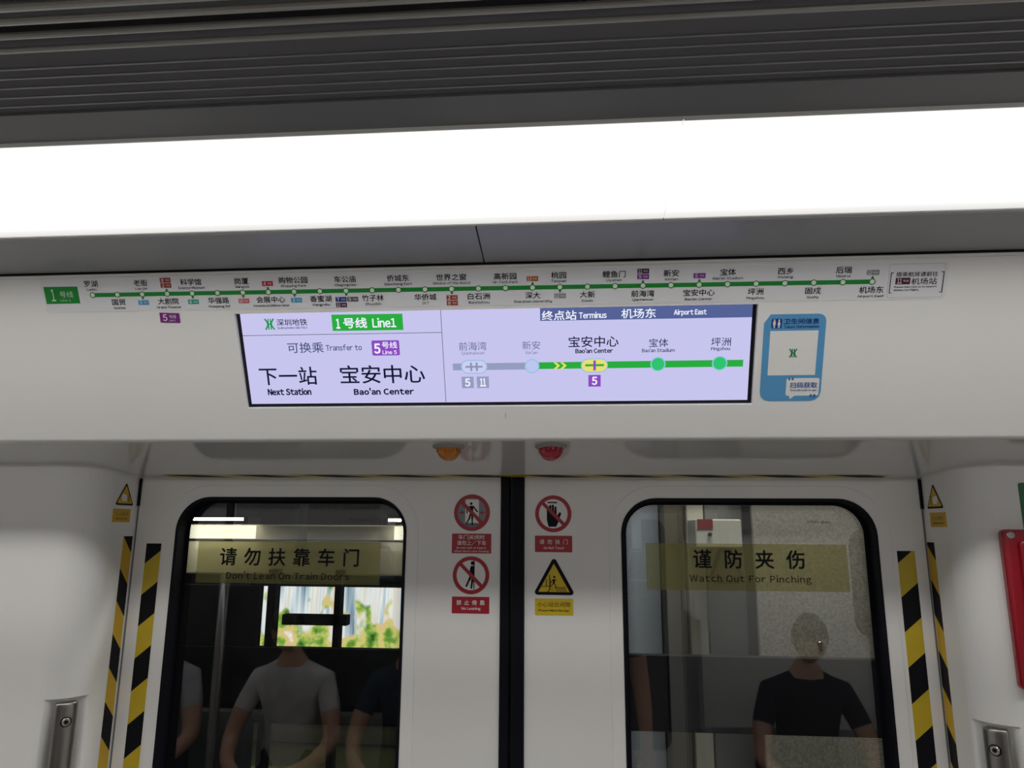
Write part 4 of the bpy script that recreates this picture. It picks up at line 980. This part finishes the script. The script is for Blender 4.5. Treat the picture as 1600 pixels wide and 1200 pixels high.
# backlit advert on the far platform wall: soft patches of foliage, sky and stone colours
def advert_mat():
    m = bpy.data.materials.new('advert_backlit'); m.use_nodes = True; nt = m.node_tree; nt.nodes.clear(); n = nt.nodes; l = nt.links
    o = n.new('ShaderNodeOutputMaterial'); e = n.new('ShaderNodeEmission'); e.inputs['Strength'].default_value = 1.2 / GAIN
    tc = n.new('ShaderNodeTexCoord')
    def noise(sc, scale, det):
        mp = n.new('ShaderNodeMapping'); mp.inputs['Scale'].default_value = sc; nz = n.new('ShaderNodeTexNoise'); nz.inputs['Scale'].default_value = scale; nz.inputs['Detail'].default_value = det
        l.new(tc.outputs['Object'], mp.inputs['Vector']); l.new(mp.outputs[0], nz.inputs['Vector']); return nz.outputs['Fac']
    def ramp(fac, stops):
        rp = n.new('ShaderNodeValToRGB'); el = rp.color_ramp.elements
        for i, (p, c) in enumerate(stops):
            k = el[0] if i == 0 else (el[len(el) - 1] if i == len(stops) - 1 else el.new(p)); k.position = p; k.color = c + (1,)
        l.new(fac, rp.inputs['Fac']); return rp.outputs['Color']
    facade = ramp(noise((9, 1, .5), 1.0, 3), [(.34, (.10, .18, .28)), (.42, (.55, .66, .72)), (.48, (.90, .92, .93)), (.55, (.80, .74, .66)), (.62, (.95, .95, .92)), (.70, (.42, .56, .68))])
    plants = ramp(noise((5, 1, 5), 1.4, 3), [(.32, (.03, .12, .02)), (.44, (.22, .42, .06)), (.52, (.70, .66, .20)), (.60, (.80, .55, .28)), (.70, (.92, .90, .80))])
    sp = n.new('ShaderNodeSeparateXYZ'); l.new(tc.outputs['Generated'], sp.inputs[0])
    a = n.new('ShaderNodeMath'); a.operation = 'MULTIPLY_ADD'; l.new(noise((4, 1, 3), 1.3, 2), a.inputs[0]); a.inputs[1].default_value = 1.6; a.inputs[2].default_value = -.30
    b = n.new('ShaderNodeMath'); b.operation = 'SUBTRACT'; l.new(a.outputs[0], b.inputs[0]); l.new(sp.outputs['Z'], b.inputs[1])
    c = n.new('ShaderNodeMapRange'); c.inputs['From Min'].default_value = -.28; c.inputs['From Max'].default_value = -.18; l.new(b.outputs[0], c.inputs['Value'])
    mx = n.new('ShaderNodeMixRGB'); l.new(c.outputs[0], mx.inputs[0]); l.new(facade, mx.inputs[1]); l.new(plants, mx.inputs[2])
    l.new(mx.outputs[0], e.inputs['Color']); l.new(e.outputs[0], o.inputs['Surface']); return m
ad = empty('advert_lightbox', (-1.8, 4.9, .2), 'bright backlit advert panel with green and cream patches on far platform wall', 'advert')
link('picture', MB().box(-2.65, -.75, 4.93, 4.95, .20, 1.26), advert_mat(), ad)
link('frame', MB().box(-2.70, -.70, 4.94, 5.0, .15, 1.31), M_pf, ad)
tag(link('skirting', MB().box(-8, .2, 4.97, 5.0, 0, .15), M_cream), 'cream skirting along the platform wall base', 'skirting', kind='structure')
# right: stone-clad platform end wall with posts and a cabinet
M_stone = mat('granite_cladding', (.36, .345, .295), .35, var=.22, scale=160)
sw = empty('stone_pier', (1.8, 1.0, 0), 'speckled beige granite clad pier outside the right door window', 'pier')
link('core', MB().box(.67, 3.6, 1.02, 1.5, 0, 3.0), M_pf, sw)
for x0, x1 in ((.66, 1.25), (1.254, 2.1), (2.104, 3.6)):
    for z0, z1 in ((0, .9), (.904, 1.95), (1.954, 3.0)): link('stone_slab', MB().box(x0, x1, 1.0, 1.02, z0, z1), M_stone, sw, bev=.002)
for u_, v_ in ((.835, 1.44), (.862, 1.03)):
    sf = lambda u, v, n=0.0: (u_ + u, 1.0 - n, v_ + v)
    link('bolt', MB().lathe(sf, [(.008, 0), (.0075, .004), (.005, .007), (.002, .008)], 16), M_steel2, sw)
for x0, x1, y_, c, nm, lab in ((-.15, .40, 1.22, (.50, .56, .66), 'wall_panel', 'wall panel with bluish light painted on, beyond the door seam outside'), (.405, .47, 1.12, (.13, .115, .075), 'brown_post', 'olive brown post outside next to the pale blue panel'),  # pale blue of the wall panel stands for bluish light falling there
                            (.475, .53, 1.10, (.48, .47, .40), 'cream_post', 'cream post outside between brown post and grey cabinet'), (.535, .655, 1.11, (.17, .17, .165), 'grey_cabinet', 'grey equipment cabinet outside next to granite pier')):
    o = link(nm, MB().box(x0, x1, y_, y_ + .12, 0, 2.6), mat('m_' + nm, c, .5), label=lab, cat=nm.split('_')[1], bev=.004)
bxo = empty('equipment_box', (.545, .98, 1.70), 'white metal equipment box with red label outside the right door window', 'box')
link('body', MB().box(.478, .615, .95, 1.112, 1.715, 1.800), mat('white_box_metal', (.66, .65, .58), .35), bxo, bev=.004)
link('red_label', MB().box(.484, .53, .948, .951, 1.772, 1.800), M_box, bxo)
link('knob', MB().lathe(lambda u, v, n=0.0: (.52 + u, .95 - n, 1.755 + v), [(.006, 0), (.006, .006), (.003, .008)], 14), M_black, bxo)
for xx, yy, pw, lab in ((.70, .62, 40.0, 'added unseen fill lamp above the granite pier'), (-2.0, 2.6, 5.0, 'added unseen fill lamp over the far platform floor')):  # unseen lamps added to brighten the pier, panels and platform floor
    t = empty('platform_fill_lamp', (xx, yy, 2.9), lab, 'lamp', 'added platform fill lamps')
    link('diffuser', MB().box(xx - .5, xx + .5, yy - .08, yy + .08, 2.90, 2.92), emit('platform_fill_glow_%d' % pw, (1, .96, .88), pw), t)
    link('housing', MB().box(xx - .53, xx + .53, yy - .10, yy + .10, 2.92, 3.0), M_pf, t)
